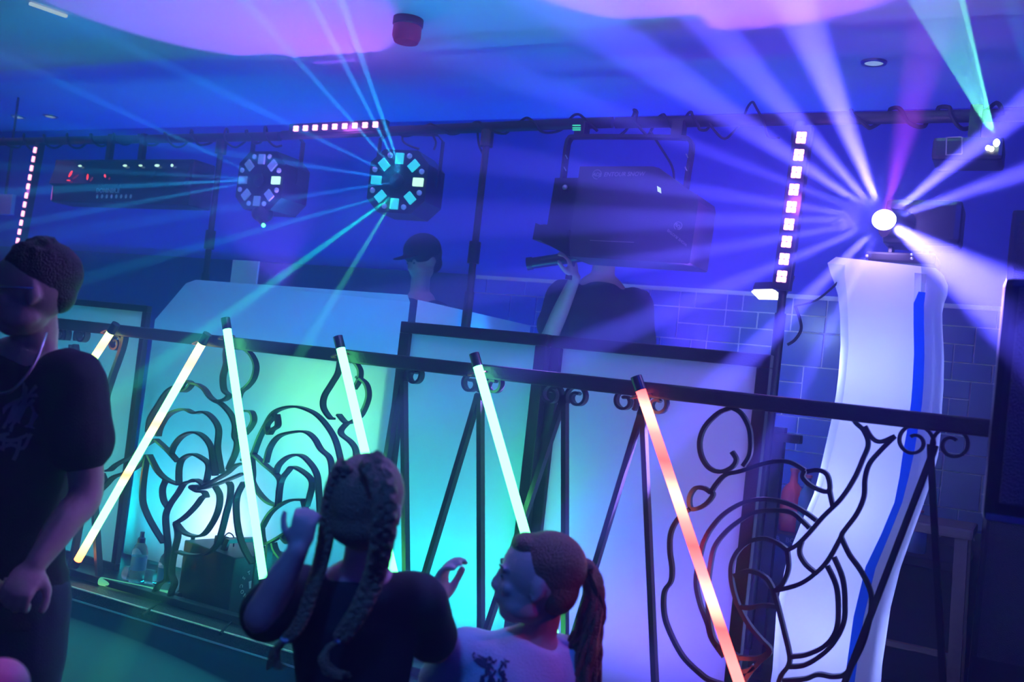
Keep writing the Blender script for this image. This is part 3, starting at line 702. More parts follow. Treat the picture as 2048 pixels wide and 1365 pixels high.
# ---------------------------------------------------------------- snow machine
SY = 3.72
sm_ = thing('snow_machine', 'big dark snow machine hanging by a slotted yoke from the crossbar', 'snow machine', Py(1250, 525, SY + .1))
m_snow = bumped(mat('dark_grey_enamel', (.035, .035, .045), .45), 200, .1)
def fp(pts, y): return [Py(x, yy, y) for x, yy in pts]
MB().prism(fp([(1160, 333), (1305, 333), (1318, 336), (1362, 370), (1394, 389), (1397, 403), (1379, 526), (1375, 528), (1135, 513), (1150, 400)], SY), (0, .24, 0)).build('housing', m_snow, sm_); shs = [o for o in sm_.children][-1]
MB().prism(fp([(1110, 356), (1158, 356), (1140, 500), (1088, 470), (1095, 447)], SY + .03), (0, .18, 0)).build('fan_housing', M['plastic'], sm_)
MB().prism(fp([(1071, 446), (1080, 450), (1090, 449), (1138, 460), (1138, 513), (1080, 481), (1065, 479), (1068, 462)], SY - .01), (0, .2, 0)).build('outlet_flange', M['plastic'], sm_)
tl = m_logo = M['greyprint']
q0 = Py(1207, 353, SY - .001); q1 = Py(1275, 352, SY - .001)
text_mesh('lettering', 'ENTOUR SNOW', .024, q0, q1 - q0, UP, tl, shs, bold=True, shear=.25)
def adj_logo(cpx, cpy, s, ang=0):
    c = Py(cpx, cpy, SY - .002); R2 = Matrix.Rotation(ang, 3, 'Y')
    mb = MB(); pts = [c + R2 @ Vector((cos(a_ * pi / 16) * s, 0, sin(a_ * pi / 16) * s)) for a_ in range(-3, 26)]
    mb.strip(pts, .002, s * .13); mb.build('emblem_ring', tl, shs)
    text_mesh('emblem', 'ADJ', s * 1.15, c + R2 @ Vector((-s * 1.1, -.001, -s * .42)), R2 @ Vector((1, 0, 0)), R2 @ Vector((0, 0, 1)), tl, shs, bold=True, shear=.3)
adj_logo(1194, 349, .019); adj_logo(1356, 452, .016, radians(42))
q0 = Py(1336, 458, SY - .001); q1 = Py(1366, 482, SY - .001); text_mesh('lettering', 'ENTOUR SNOW', .014, q0, q1 - q0, (q1 - q0).cross(Vector((0, 1, 0))) * -1, tl, shs, bold=True, shear=.25)
MB().strip([Py(1180, 481, SY - .001), Py(1268, 485, SY - .001)], .002, .003).build('panel_line', tl, sm_)
MB().prism(fp([(1314, 372), (1321, 376), (1322, 387), (1315, 383)], SY - .004), (0, .004, 0)).build('sticker', glow('glowing_label', (.5, .75, 1), 1.2), shs)  # white label, its brightness put in as emission
MB().ell(Py(1130, 375, SY + .02), (.012, .01, .012), None, 12, 8).build('knob', M['alu'], sm_, True)
yk = cat_rom([Py(x, y_, SY + .12) for x, y_ in [(1122, 400), (1128, 345), (1134, 296), (1140, 278), (1156, 274), (1250, 274), (1362, 276), (1380, 282), (1384, 300), (1376, 350), (1370, 395)]], 3)
MB().strip(yk, .04, .03 * .45).build('yoke', M['black'], sm_)
mb = MB()
for (x, y_) in [(1133, 314), (1130, 338), (1374, 312), (1372, 338)]:
    mb.bar(Py(x - 2, y_ - 4, SY + .095), Py(x + 2, y_ + 4, SY + .095), .004, .003)
mb.build('yoke_slot', M['alu'], sm_)
for px in (1155, 1350):
    q = Py(px, 272, SY + .12); MB().box((q.x, TB - .02, q.z + .035), (.05, .06, .07), bev=.006).build('clamp', M['plastic'], sm_)
mb = MB()
for dy in (0, 5, 9): mb.strip([Py(1145, 251 + dy, TB - .055), Py(1161, 251 + dy, TB - .055)], .003, .005)
mb.build('clamp_window', glow('clamp_green', (.05, .8, .6), 1), sm_)

# ---------------------------------------------------------------- laser projector, top right
LY = 3.62
a = Py(1866, 274, LY); b = Py(2010, 265, LY); zb_ = Py(1930, 319, LY).z
lp = thing('laser_projector', 'black laser projector with a square outline on its face shooting a green laser fan', 'laser', ((a.x + b.x) / 2, LY, zb_))
MB().box(((a.x + b.x) / 2, LY + .09, (a.z + zb_) / 2), (b.x - a.x, .18, a.z - zb_), bev=.014).build('housing', M['plastic'], lp)
mb = MB(); c4 = [Py(x, y_, LY - .001) for x, y_ in [(1893, 275), (1924, 274), (1924, 308), (1892, 310), (1893, 275)]]
for i in range(4): mb.strip([c4[i], c4[i + 1]], .002, .004)
mb.build('square_mark', M['greyprint'], lp)
for (px, py) in [(1976, 296), (1983, 298)]: MB().ell(Py(px, py, LY - .012), (.008, .008, .009), None, 12, 8).build('aperture', glow('laser_dot', (.95, .95, 1), 12), lp, True)
LA = Py(1993, 286, LY - .03); MB().ell(LA, (.010, .010, .013), None, 12, 8).build('aperture', glow('laser_dot_green', (.7, 1, .9), 14), lp, True)
q = Py(1945, 262, LY + .1); MB().box((q.x, q.y + .1, 2.57), (.04, .04, .12)).build('bracket', M['black'], lp)
for i in range(8):
    px = 1822 + i * 14.5; tg = Py(px, 0, 3.2); d = (tg - LA).normalized()
    spot(LA + d * .03, tg, 9000 if i < 7 else 20000, (.22, 1, .30), 2.8, .7, .004, 'laser_ray')
tg = Py(2010, 0, 3.0)
spot(Py(2062, 150, 3.4), Py(2005, -60, 3.1), 300, CYAN, 9, .5, .02)

# ---------------------------------------------------------------- speaker at the right edge
sp = thing('loudspeaker', 'big dark loudspeaker with metal grille on a tripod stand at the right edge', 'speaker', Py(2040, 1040, 2.55))
x0_ = Py(1972, 900, 2.75).x; zt_ = Py(2000, 560, 2.6).z; zb_ = Py(2000, 1043, 2.6).z
MB().box((x0_ + .22, 2.72, (zt_ + zb_) / 2), (.42, .36, zt_ - zb_), bev=.02).build('cabinet', M['plastic'], sp)
m_gr = bumped(mat('speaker_grille', (.05, .05, .06), .5, .5), 260, 1.0, vary=.6)
MB().box((x0_ + .23, 2.532, (zt_ + zb_) / 2 + .01), (.37, .012, zt_ - zb_ - .07), bev=.004).build('grille', m_gr, sp)
MB().box((x0_ + .22, 2.535, zb_ + .012), (.40, .012, .014)).build('trim_strip', M['alu'], sp)
MB().tube([(x0_ + .22, 2.75, zb_), (x0_ + .22, 2.75, ST * 0 + .2)], .018, 12).build('pole', M['black'], sp, True)
for k in range(3):
    an = pi * .5 + .9 + k * 2 * pi / 3
    MB().bar((x0_ + .22, 2.75, .78), (x0_ + .22 + .42 * cos(an), 2.75 + .155 * sin(an) - .03, .02), .018, .018).build('leg', M['black'], sp)
# second dark speaker further back on the right
sp2 = thing('loudspeaker', 'dark speaker column standing further back beyond the totem at the far right', 'speaker', Py(2045, 600, 4.3))
xx = Py(2012, 500, 4.2).x; z1 = Py(2030, 425, 4.2).z
MB().box((xx + .22, 4.35, (z1 + ST) / 2 + .002), (.42, .4, z1 - ST), bev=.015).build('cabinet', M['plastic'], sp2)
MB().box((xx + .22, 4.143, (z1 + ST) / 2 + .1), (.37, .01, z1 - ST - .3)).build('grille', m_gr, sp2)

# ---------------------------------------------------------------- tiled back wall, dado
rnd = random.Random(4)
tx0, tx1, tz0, tz1 = -3.0, X1 - .05, 1.02, 2.06
cell = .085; nx = int((tx1 - tx0) / cell); nz = int((tz1 - tz0) / cell); used = [[0] * nz for _ in range(nx)]
mb = MB()
for i in range(nx):
    for j in range(nz):
        if used[i][j]: continue
        opts = [(1, 1), (2, 1), (3, 1), (1, 2), (2, 2), (2, 2), (2, 1), (3, 2)]; rnd.shuffle(opts)
        for (a_, b_) in opts + [(1, 1)]:
            if i + a_ <= nx and j + b_ <= nz and all(not used[i + u][j + v_] for u in range(a_) for v_ in range(b_)): break
        for u in range(a_):
            for v_ in range(b_): used[i + u][j + v_] = 1
        g_ = .006
        mb.box((tx0 + (i + a_ / 2) * cell, Y1 - .006, tz0 + (j + b_ / 2) * cell), (a_ * cell - g_, .012, b_ * cell - g_), bev=.002)
tl_ = mb.build('wall_back_tiles', bumped(mat('glazed_wall_tile', (.10, .13, .34), .3), 10, .05), None); struct(tl_)
gr_ = MB().box(((tx0 + tx1) / 2, Y1 - .002, (tz0 + tz1) / 2), (tx1 - tx0, .004, tz1 - tz0)).build('wall_back_grout', mat('pale_grout', (.8, .8, .82), .8), None); struct(gr_)
dd = MB(); dd.box(((X0 + -3.0) / 2, Y1 - .01, (ST + 2.06) / 2), (-3.0 - X0 - .01, .02, 2.06 - ST)); struct(dd.build('trim_2', m_dark))
dd = MB(); dd.box(((X1 + -3.0) / 2, Y1 - .01, (ST + 1.01) / 2), (X1 + 3.0, .02, 1.01 - ST)); struct(dd.build('trim_3', m_dark))

# floodlight on the right stand lighting the tiles
ff = thing('floodlight', 'small square LED floodlight shining white down the tiled wall beside the right stand pole', 'floodlight', Py(1535, 595, 4.3))
fpz = [Py(1503, 584, 4.30), Py(1546, 583, 4.30), Py(1566, 600, 4.52), Py(1518, 599, 4.52)]
MB().prism(fpz, (0, 0.01, .006)).build('lens', glow('flood_white', (.85, .95, 1), 9), ff)
MB().prism([v + Vector((0, .012, .012)) for v in fpz], (0, .03, .035)).build('housing', M['plastic'], ff)
MB().bar(fpz[2] + Vector((0, .02, .02)), (Py(1578, 600, TB).x, TB + .03, fpz[2].z + .03), .012, .012).build('bracket', M['black'], ff)
fc = (fpz[0] + fpz[2]) / 2
area(fc + Vector((0, 0, -.02)), fc + Vector((.03, .45, -.5)), 4, (.3, .5, 1), .16, .12, 'flood_light')

# ---------------------------------------------------------------- back counter with bottles
cx0, cx1 = Py(1500, 1050, 4.5).x, -.2
cz = Py(1600, 1075, 4.45).z
ct = thing('back_counter', 'low dark counter against the tiled wall with bottles and glasses on it', 'counter', ((cx0 + cx1) / 2, 4.75, ST))
MB().box(((cx0 + cx1) / 2, 4.76, cz - .02), (cx1 - cx0, .6, .04), bev=.006).build('worktop', M['black'], ct)
MB().box(((cx0 + cx1) / 2, 4.79, (cz - .04 + ST) / 2), (cx1 - cx0 - .06, .5, cz - .04 - ST)).build('cabinet', m_dark, ct)
q0 = Py(1552, 1074, 4.455); text_mesh('lettering', 'B   BOLI . NI P.I', .03, (q0.x, 4.454, cz - .033), (1, 0, 0), (0, 0, 1), M['greyprint'], ct)
gls = mat('blue_glass', (.25, .4, .7), .05, trans=.6); redg = mat('red_glass', (.7, .08, .1), .1); cap_ = mat('bottle_cap', (.6, .1, .1), .4)
def bottle(px, py, y, h, r, m, label, group='bottles on the back counter'):
    b_ = Py(px, py, y); t = thing('bottle', label, 'bottle', (b_.x, y, cz), group); b_ = Vector((b_.x, y, cz))
    MB().lathe([(r * .9, 0), (r, .01), (r, h * .6), (r * .75, h * .7), (r * .35, h * .78), (r * .32, h * .95), (0, h * .95)], b_ + Vector((0, 0, .001)), 18).build('glass', m, t, True)
    MB().lathe([(r * .42, h * .95), (r * .42, h), (0, h)], b_ + Vector((0, 0, .001)), 14).build('cap', cap_, t, True)
bottle(1531, 1010, 4.55, .30, .04, redg, 'reddish bottle on the back counter left of the thin pole')
bottle(1583, 1010, 4.6, .28, .05, redg, 'wide reddish bottle on the back counter right of the thin pole')
bottle(1611, 1010, 4.6, .26, .045, gls, 'bluish bottle beside the wide reddish bottle on the back counter')
bottle(1840, 1020, 4.6, .18, .04, gls, 'clear glass jar on the back counter right of the totem')
# lace-like border of scrolls behind the counter
mb = MB(); rnd = random.Random(9)
x_ = cx0
while x_ < cx1:
    r = rnd.uniform(.025, .05); zc = 1.0 + rnd.uniform(-.03, .02)
    pts = [Vector((x_ + cos(a_ * .5) * r * (1 - a_ / 26), Y1 - .03, zc + sin(a_ * .5) * r * (1 - a_ / 26))) for a_ in range(22)]
    mb.strip(pts, .01, .005); x_ += r * 1.7
o = mb.build('scroll_border', mat('pale_blue_paint', (.3, .3, .4), .5), None); tag(o, 'pale curly ornamental border on the wall just above the back counter', 'border')
# stool in front of the counter
def stool(px, label):
    b_ = Py(px, 1100, 4.2); t = thing('bar_stool', label, 'stool', (b_.x, 4.2, ST), 'wooden stools in the dark behind the totem'); wood = M['wood']
    MB().box((b_.x, 4.2, ST + .70), (.34, .32, .04), bev=.01).build('seat', wood, t)
    for sx in (-1, 1):
        for sy in (-1, 1): MB().bar((b_.x + sx * .13, 4.2 + sy * .12, ST + .68), (b_.x + sx * .155, 4.2 + sy * .14, ST), .045, .045).build('leg', wood, t)
    MB().bar((b_.x - .14, 4.2 - .135, ST + .25), (b_.x + .14, 4.2 - .135, ST + .25), .02, .03).build('stretcher', wood, t)
M['wood'] = bumped(mat('dark_wood', (.12, .08, .06), .5), 30, .3)
stool(1850, 'dark wooden stool on the stage just right of the totem')
# gear rack seen between the panel and the totem
rk = thing('equipment_stand', 'dark metal T-shaped equipment stand behind the right booth panel beside the totem', 'stand', (Py(1560, 900, 4.1).x, 4.1, ST))
q = Py(1560, 855, 4.1); MB().box((q.x, 4.1, (q.z + ST) / 2), (.05, .05, q.z - ST)).build('post', M['black'], rk)
MB().box((q.x + .02, 4.1, q.z - .04), (.14, .06, .035), bev=.005).build('cross_piece', M['black'], rk)
MB().box((q.x + .02, 4.1, ST + .012), (.3, .25, .02)).build('foot', M['black'], rk)

# ---------------------------------------------------------------- ceiling fittings
c = Pz(817, 38, ZC)
sd = thing('fire_alarm_beacon', 'round red fire alarm beacon on the ceiling near the top of the picture', 'alarm', c)
k_ = 60 * (c - EYE).dot(FW) / FPX / 2
MB().lathe([(k_ * 1.02, 0), (k_ * 1.02, -.03), (k_ * .95, -.035), (0, -.035)], c, 28).build('base', mat('red_plastic_dark', (.25, .01, .03), .4), sd, True)
MB().lathe([(k_ * .95, -.034), (k_ * .97, -.08), (k_ * .8, -.105), (0, -.11)], c, 28).build('sounder', mat('red_plastic', (.9, .02, .06), .35), sd, True)
for (px, py, lb) in [(1748, 124, 'recessed ceiling downlight at the upper right between the beams'), (101, 232, 'recessed ceiling downlight at upper left, the right one of the pair'), (36, 233, 'recessed ceiling downlight at upper left, nearest the picture edge')]:
    c = Pz(px, py, ZC); t = thing('downlight', lb, 'ceiling light', c, 'recessed ceiling downlights')
    MB().lathe([(.055, -.001), (.052, -.008), (.04, -.01)], c, 20).build('bezel', M['alu'], t, True)
    MB().lathe([(.04, -.004), (0, -.006)], c, 20).build('lens', glow('downlight_lens', (.3, .5, 1), 1.6), t, True)
a = Pz(60, 2, ZC); b = Pz(134, 28, ZC)  # thin bar with a pale emission colour
o = MB().bar(a + Vector((0, 0, -.012)), b + Vector((0, 0, -.012)), .012, .02).build('ceiling_strip', glow('pale_strip', (.5, .7, 1), .8), None); tag(o, 'thin pale glowing strip on the ceiling in the top left corner', 'light strip')

# ---------------------------------------------------------------- things on the stage floor behind the railing
fm = thing('fog_machine', 'black box fog machine with carrying handle behind the railing', 'fog machine', Pz(430, 1215, ST))
c0 = Pz(355, 1195, ST); c1 = Pz(455, 1238, ST); ex = (c1 - c0); W_ = ex.length; ex.normalize(); ey = Vector((-ex.y, ex.x, 0))
RF = Matrix((ex, ey, Vector((0, 0, 1)))).transposed(); Hh = .235; Dp = .27
def L(x, y, z): return c0 + RF @ Vector((x, y, z))
MB().box(L(W_ / 2, Dp / 2, Hh / 2 + .008), (W_, Dp, Hh), RF, .006).build('case', bumped(mat('black_steel', (.03, .035, .05), .4), 100, .1), fm)
MB().strip([L(W_ * .62, Dp * .15, Hh), L(W_ * .62, Dp * .2, Hh + .045), L(W_ * .62, Dp * .8, Hh + .045), L(W_ * .62, Dp * .85, Hh)], .03, .016, ex).build('handle', M['plastic'], fm)
MB().box(L(W_ * .3, Dp * .4, Hh + .022), (.055, .04, .035), RF, .004).build('tank_cap', M['plastic'], fm)
MB().tube(cat_rom([L(W_ * .32, Dp * .42, Hh + .04), L(W_ * .4, Dp * .42, Hh + .06), L(W_ * .5, Dp * .42, Hh + .05), L(W_ * .52, Dp * .42, Hh + .01)], 5), .003, 6).build('hose', M['rubber'], fm, True)
for x in (.03, W_ - .03):
    for y in (.03, Dp - .03): MB().lathe([(.012, 0), (.012, .01), (0, .01)], L(x, y, 0), 10).build('foot', M['rubber'], fm)
# round sticker with writing on the right side
sc_ = L(W_ + .0015, Dp * .36, Hh * .55); rS = .058
mb = MB(); mb.box(sc_, (.0012, .03, .03), RF @ Matrix.Rotation(radians(12), 3, 'X'), .0); mb.build('sticker_mark', M['print'], fm)
def arc_text(s, a0, step, up_out=True):
    for i, ch in enumerate(s):
        if ch == ' ': continue
        a = a0 - i * step if up_out else a0 + i * step
        rad = ey * cos(a) + Vector((0, 0, 1)) * sin(a); tan = ey * sin(a) + Vector((0, 0, 1)) * -cos(a)
        if up_out: o_ = sc_ + rad * (rS * .78) - tan * .008; xd, yd = tan, rad
        else: o_ = sc_ + rad * (rS * 1.02) + tan * .008; xd, yd = -tan, -rad
        text_mesh('sticker_letter', ch, .021, o_ + ex * .001, xd, yd, M['print'], fm, bold=True)
arc_text('STAY', pi * .80, pi * .17)
arc_text('CONN', pi * 1.02, pi * .15, False)

clear = mat('clear_plastic', (.8, .93, 1.0), .08, trans=.85); clear.node_tree.nodes['Principled BSDF'].inputs['IOR'].default_value = 1.15
bcap = mat('sports_cap_blue', (.02, .05, .12), .4)
def sports_bottle(px, py, label, h=.235, r=.033):
    b_ = Pz(px, py, ST); t = thing('water_bottle', label, 'bottle', b_, 'clear water bottles on the stage floor')
    MB().lathe([(r * .8, .002), (r, .012), (r, h * .25), (r * .94, h * .27), (r, h * .29), (r, h * .42), (r * .94, h * .44), (r, h * .46), (r, h * .62), (r * .8, h * .73), (r * .45, h * .8), (r * .42, h * .82)], b_, 20).build('body', clear, t, True)
    MB().lathe([(r * .5, h * .8), (r * .5, h * .88), (r * .3, h * .9), (r * .26, h * .97), (r * .3, h * .98), (r * .28, h), (0, h)], b_, 16).build('cap', bcap, t, True)
    MB().lathe([(r * 1.01, h * .3), (r * 1.01, h * .55)], b_, 20).build('wrapper', mat('blue_wrapper', (.15, .4, .8), .4), t, True)
sports_bottle(272, 1172, 'clear sports cap water bottle, leftmost of those beside the fog machine')
sports_bottle(325, 1196, 'clear sports cap water bottle just left of the twisted iron stem')
sports_bottle(372, 1190, 'water bottle half hidden between the iron stem and the fog machine', .25)
b_ = Pz(248, 1163, ST); t = MB().tube([b_ + Vector((-.02, .02, .032)), b_ + Vector((.13, .06, .032))], [.03, .032], 16).build('water_bottle', clear, None, True)
tag(t, 'clear plastic bottle lying on its side left of the standing bottles', 'bottle')
a = Pz(200, 1172, ST) + Vector((0, 0, .019)); b = Pz(345, 1202, ST) + Vector((0, 0, .019))
t = thing('led_tube', 'LED tube lying on the stage floor below the rose, glowing pale green', 'light tube', a)
MB().tube([a, b], .0175, 16).build('tube', led_mat('led_tube_dim', [(0, (.25, 1, .5)), (1, (.1, .7, .6))], .75), t, True)
MB().tube([b, b + (b - a).normalized() * .03], .019, 16).build('end_cap', M['plastic'], t, True)
def floor_cable(label, pts, z=ST, r=.006):
    o = MB().tube(cat_rom([Pz(px, py, z) + Vector((0, 0, r + (h[0] if h else 0))) for (px, py, *h) in pts], 6), r, 8).build('floor_cable', M['rubber'], None, True)
    return tag(o, label, 'cable')
floor_cable('black cable coming from under the twisted iron stem and hanging over the stage edge', [(368, 1185, .02), (345, 1196), (315, 1212), (298, 1224), (285, 1236)])
floor_cable('black cable from the fog machine drooping over the stage edge towards the dance floor', [(500, 1225, .02), (475, 1238), (455, 1255), (440, 1272)])
floor_cable('thin cable curling on the dark dance floor at the bottom left', [(255, 1290), (215, 1315), (198, 1330), (200, 1350), (215, 1375)], 0.0, .004)
o = MB().bar(Pz(237, 1322, 0) + Vector((0, 0, .004)), Pz(285, 1338, 0) + Vector((0, 0, .004)), .012, .006).build('floor_tape', mat('shiny_tape', (.5, .3, .8), .2, .5), None); tag(o, 'short shiny strip of tape on the dance floor at the bottom left', 'tape')
# zip ties on the tubes
for (px, py) in [(222, 664), (405, 686), (457, 676), (684, 712), (958, 748), (1285, 793)]:
    c = Py(px, py, RY - .02); pts = [c + Vector((cos(a_ * pi / 10) * .032, -.012 + sin(a_ * pi / 10) * .03, .01 * cos(a_ * pi / 10))) for a_ in range(21)]
    MB().tube(pts, .0035, 6, False).build('cable_tie', mat('orange_tie', (.3, .06, .04), .5), rail, True)

# low bank of fog rolling over the dance floor in front of the stage
fb = MB(); fb.ell((-3.1, 2.35, .12), (1.7, .5, .34), None, 32, 16); fb.ell((-4.3, 2.2, .10), (1.1, .6, .30), None, 32, 16)
fo = fb.build('fog_bank', None, None); fmn = bpy.data.materials.new('low_fog'); fmn.use_nodes = True; nt = fmn.node_tree; nt.nodes.clear()
_o = nt.nodes.new('ShaderNodeOutputMaterial'); _v = nt.nodes.new('ShaderNodeVolumeScatter'); _v.inputs['Density'].default_value = .9; _v.inputs['Color'].default_value = (.7, .8, .9, 1)
nt.links.new(_v.outputs[0], _o.inputs['Volume']); fo.data.materials.clear(); fo.data.materials.append(fmn)
tag(fo, 'low bank of teal lit fog rolling over the dance floor below the stage edge', 'fog'); fo['kind'] = 'stuff'

a = Py(-6, 389, 4.3); b = Py(24, 430, 4.3)
o = MB().box(((a.x + b.x) / 2 - .1, 4.3, (a.z + b.z) / 2), (b.x - a.x + .2, .03, a.z - b.z), bev=.004).build('hanging_screen', mat('pale_screen', (.7, .6, .8), .5), None); tag(o, 'small pale violet-lit panel at the left picture edge beside the thin pink LED strip', 'panel')
MB().bar(((a.x + b.x) / 2, 4.3, a.z), ((a.x + b.x) / 2, 4.3, ZC), .012, .012).build('hanger', M['black'], o)

# ---------------------------------------------------------------- people
def skinmat(name, col): 
    m = bumped(mat(name, col, .5, spec=.35), 120, .08, vary=.06); return m
M['skin'] = skinmat('skin', (.50, .33, .26)); M['skin2'] = skinmat('pale_skin', (.58, .40, .33))
M['hair_dark'] = bumped(mat('dark_brown_hair', (.03, .018, .012), .5), 220, 1.0, vary=.5)
M['hair_blond'] = bumped(mat('blond_hair', (.30, .19, .09), .4), 220, 1.0, vary=.4)
M['hair_red'] = bumped(mat('brown_hair', (.22, .10, .05), .4), 220, 1.0, vary=.4)
M['navy'] = bumped(mat('dark_cotton', (.012, .013, .018), .85), 300, .3)
M['white'] = bumped(mat('white_cotton', (.72, .74, .78), .85), 200, .3, vary=.05)
M['jeans'] = bumped(mat('dark_denim', (.02, .03, .06), .8), 300, .3)
M['shoe'] = mat('black_shoe', (.02, .02, .02), .5)

def rings(mb, path, radii, n=20, flat=None, up=Vector((0, 0, 1))):
    """closed loft of elliptical rings; radii = [(side, depth), ...]; flat = side axis for every ring"""
    pts = [Vector(p) for p in path]; vs = []
    for i, p in enumerate(pts):
        t = (pts[min(len(pts) - 1, i + 1)] - pts[max(0, i - 1)]).normalized()
        s = Vector(flat[i] if isinstance(flat, list) else flat); s = (s - t * s.dot(t)).normalized(); d = t.cross(s).normalized()
        for k in range(n):
            a = 2 * pi * k / n; vs.append(p + s * cos(a) * radii[i][0] + d * sin(a) * radii[i][1])
    m = len(pts)
    fs = [(i * n + k, i * n + (k + 1) % n, (i + 1) * n + (k + 1) % n, (i + 1) * n + k) for i in range(m - 1) for k in range(n)]
    fs += [tuple(range(n - 1, -1, -1)), tuple((m - 1) * n + k for k in range(n))]
    return mb.add(vs, fs)
def limb(mb, pts, rs, k=5, n=14):
    P = cat_rom(pts, k); R_ = []
    for i in range(len(pts) - 1):
        for j in range(k):
            t = j / k; t = t * t * (3 - 2 * t); R_.append(rs[i] * (1 - t) + rs[i + 1] * t)
    R_.append(rs[-1])
    mb.tube(P, R_, n); mb.ell(P[0], (R_[0],) * 3, None, 12, 8); mb.ell(P[-1], (R_[-1],) * 3, None, 12, 8)
def fuse(o, vox, smooth=6, fac=.5):
    r = o.modifiers.new('fuse', 'REMESH'); r.mode = 'VOXEL'; r.voxel_size = vox; r.use_smooth_shade = True
    s = o.modifiers.new('soften', 'SMOOTH'); s.iterations = smooth; s.factor = fac
    return o
def basis(f, up=Vector((0, 0, 1))):
    """columns: right, forward, up of a person looking along f"""
    f = Vector(f).normalized(); r = f.cross(up).normalized(); u = r.cross(f).normalized()
    return Matrix((r, f, u)).transposed()
def head(mb, c, Bm, s=1.0, ears=True):
    """c = head centre; face along +y of the basis. s = 1 for a 0.23 m head"""
    def q(x, y, z): return c + Bm @ (Vector((x, y, z)) * s)
    mb.ell(q(0, -.012, .022), (.076 * s, .096 * s, .092 * s), Bm, 24, 16)            # cranium
    mb.ell(q(0, .018, -.035), (.060 * s, .070 * s, .072 * s), Bm, 20, 14)            # face
    mb.ell(q(0, .040, -.080), (.034 * s, .036 * s, .030 * s), Bm, 16, 10)            # chin
    for sx in (-1, 1):
        mb.ell(q(sx * .042, .02, -.062), (.020 * s, .045 * s, .028 * s), Bm, 12, 8)   # jaw
        mb.ell(q(sx * .036, .060, -.022), (.022 * s, .018 * s, .018 * s), Bm, 12, 8)  # cheekbone
        mb.ell(q(sx * .028, .074, .022), (.024 * s, .012 * s, .009 * s), Bm, 12, 8)   # brow
        mb.ell(q(sx * .030, .070, .004), (.013 * s, .012 * s, .009 * s), Bm, 12, 8)   # eyelid
        if ears:
            mb.ell(q(sx * .077, -.010, -.004), (.009 * s, .017 * s, .027 * s), Bm, 12, 10)
            mb.ell(q(sx * .076, -.004, -.026), (.008 * s, .011 * s, .012 * s), Bm, 10, 8)
    mb.tube([q(0, .082, .012), q(0, .088, -.010), q(0, .095, -.027)], [.008 * s, .009 * s, .012 * s], 10)  # nose
    mb.ell(q(0, .090, -.031), (.017 * s, .012 * s, .010 * s), Bm, 12, 8)
    mb.ell(q(0, .080, -.053), (.024 * s, .012 * s, .006 * s), Bm, 12, 8)             # upper lip
    mb.ell(q(0, .077, -.063), (.020 * s, .012 * s, .007 * s), Bm, 12, 8)             # lower lip
def face_details(t, c, Bm, s=1.0):
    def q(x, y, z): return c + Bm @ (Vector((x, y, z)) * s)
    dk = mat('eye_dark', (.02, .02, .03), .1)
    for sx in (-1, 1):
        MB().ell(q(sx * .030, .0765, .003), (.009 * s, .006 * s, .005 * s), Bm, 12, 8).build('eye', dk, t, True)
        MB().tube(cat_rom([q(sx * .014, .085, .022), q(sx * .030, .088, .028), q(sx * .046, .078, .024)], 3), .0028 * s, 6).build('eyebrow', M['hair_dark'], t, True)
def hand(mb, wrist, direction, palm_n, s=1.0, curl=.6, thumb_side=1, spread=.12, thumb_out=.9):
    """wrist -> fingers; direction = along the palm, palm_n = the way the palm faces"""
    d = Vector(direction).normalized(); pn = Vector(palm_n); pn = (pn - d * pn.dot(d)).normalized(); sd = d.cross(pn).normalized() * thumb_side
    w = Vector(wrist)
    Bh = Matrix((sd, pn, d)).transposed()
    mb.ell(w + d * .045 * s, (.040 * s, .016 * s, .052 * s), Bh, 14, 10)
    mb.ell(w + d * .072 * s, (.041 * s, .013 * s, .022 * s), Bh, 14, 10)
    for k, (off, L) in enumerate([(.030, .070), (.010, .078), (-.010, .072), (-.029, .058)]):
        p = w + d * (.086 - abs(off) * .18) * s + sd * off * s; a = 0.1 + curl * .35; pts = [p - d * .02 * s, p]; dirv = d + sd * (off * spread * 30)
        cu = 0
        for seg in (.45, .30, .25):
            cu += curl * (.95 if seg == .45 else 1.05)
            v = (dirv.normalized() * cos(cu) + pn * sin(cu)); p = p + v * L * seg * s; pts.append(p)
        mb.tube(cat_rom(pts, 3), [.0088 * s] * 4 + [.0088 * s] * (len(cat_rom(pts, 3)) - 7) + [.0080 * s, .0075 * s, .006 * s], 8)
    p0 = w + d * .020 * s + sd * .026 * s + pn * .006 * s
    p1 = p0 + (sd * thumb_out + d * .8 + pn * .3).normalized() * .038 * s; p2 = p1 + (sd * thumb_out * .45 + d + pn * .35).normalized() * .030 * s; p3 = p2 + (d + pn * .4 + sd * .05).normalized() * .022 * s
    mb.tube(cat_rom([p0, p1, p2, p3], 3), [.013 * s] * 4 + [.0105 * s] * 4 + [.009 * s, .0075 * s], 8)
def torso(mb, hip, waist, chest, neck, rt, k=1.0, grow=0.0, hips=(.165, .115), wst=(.14, .10), cst=(.175, .115), sho=(.15, .085)):
    g = grow
    P = [hip + (hip - waist) * .25, hip, waist, chest, chest + (neck - chest) * .55, neck]
    R_ = [(hips[0] * .8, hips[1] * .9), hips, wst, cst, sho, (.06, .06)]
    P2 = cat_rom(P, 4); R2 = []
    for i in range(len(P) - 1):
        for j in range(4):
            t = j / 4; R2.append(((R_[i][0] * (1 - t) + R_[i + 1][0] * t) * k + g, (R_[i][1] * (1 - t) + R_[i + 1][1] * t) * k + g))
    R2.append((R_[-1][0] * k + g, R_[-1][1] * k + g))
    rings(mb, P2, R2, 22, rt)
def foot(mb, ankle, f, s=1.0):
    f = Vector(f).normalized(); B_ = basis(f); a = Vector(ankle)
    mb.ell(a + f * .05 * s + Vector((0, 0, -.045 * s)), (.042 * s, .125 * s, .035 * s), B_, 16, 10)

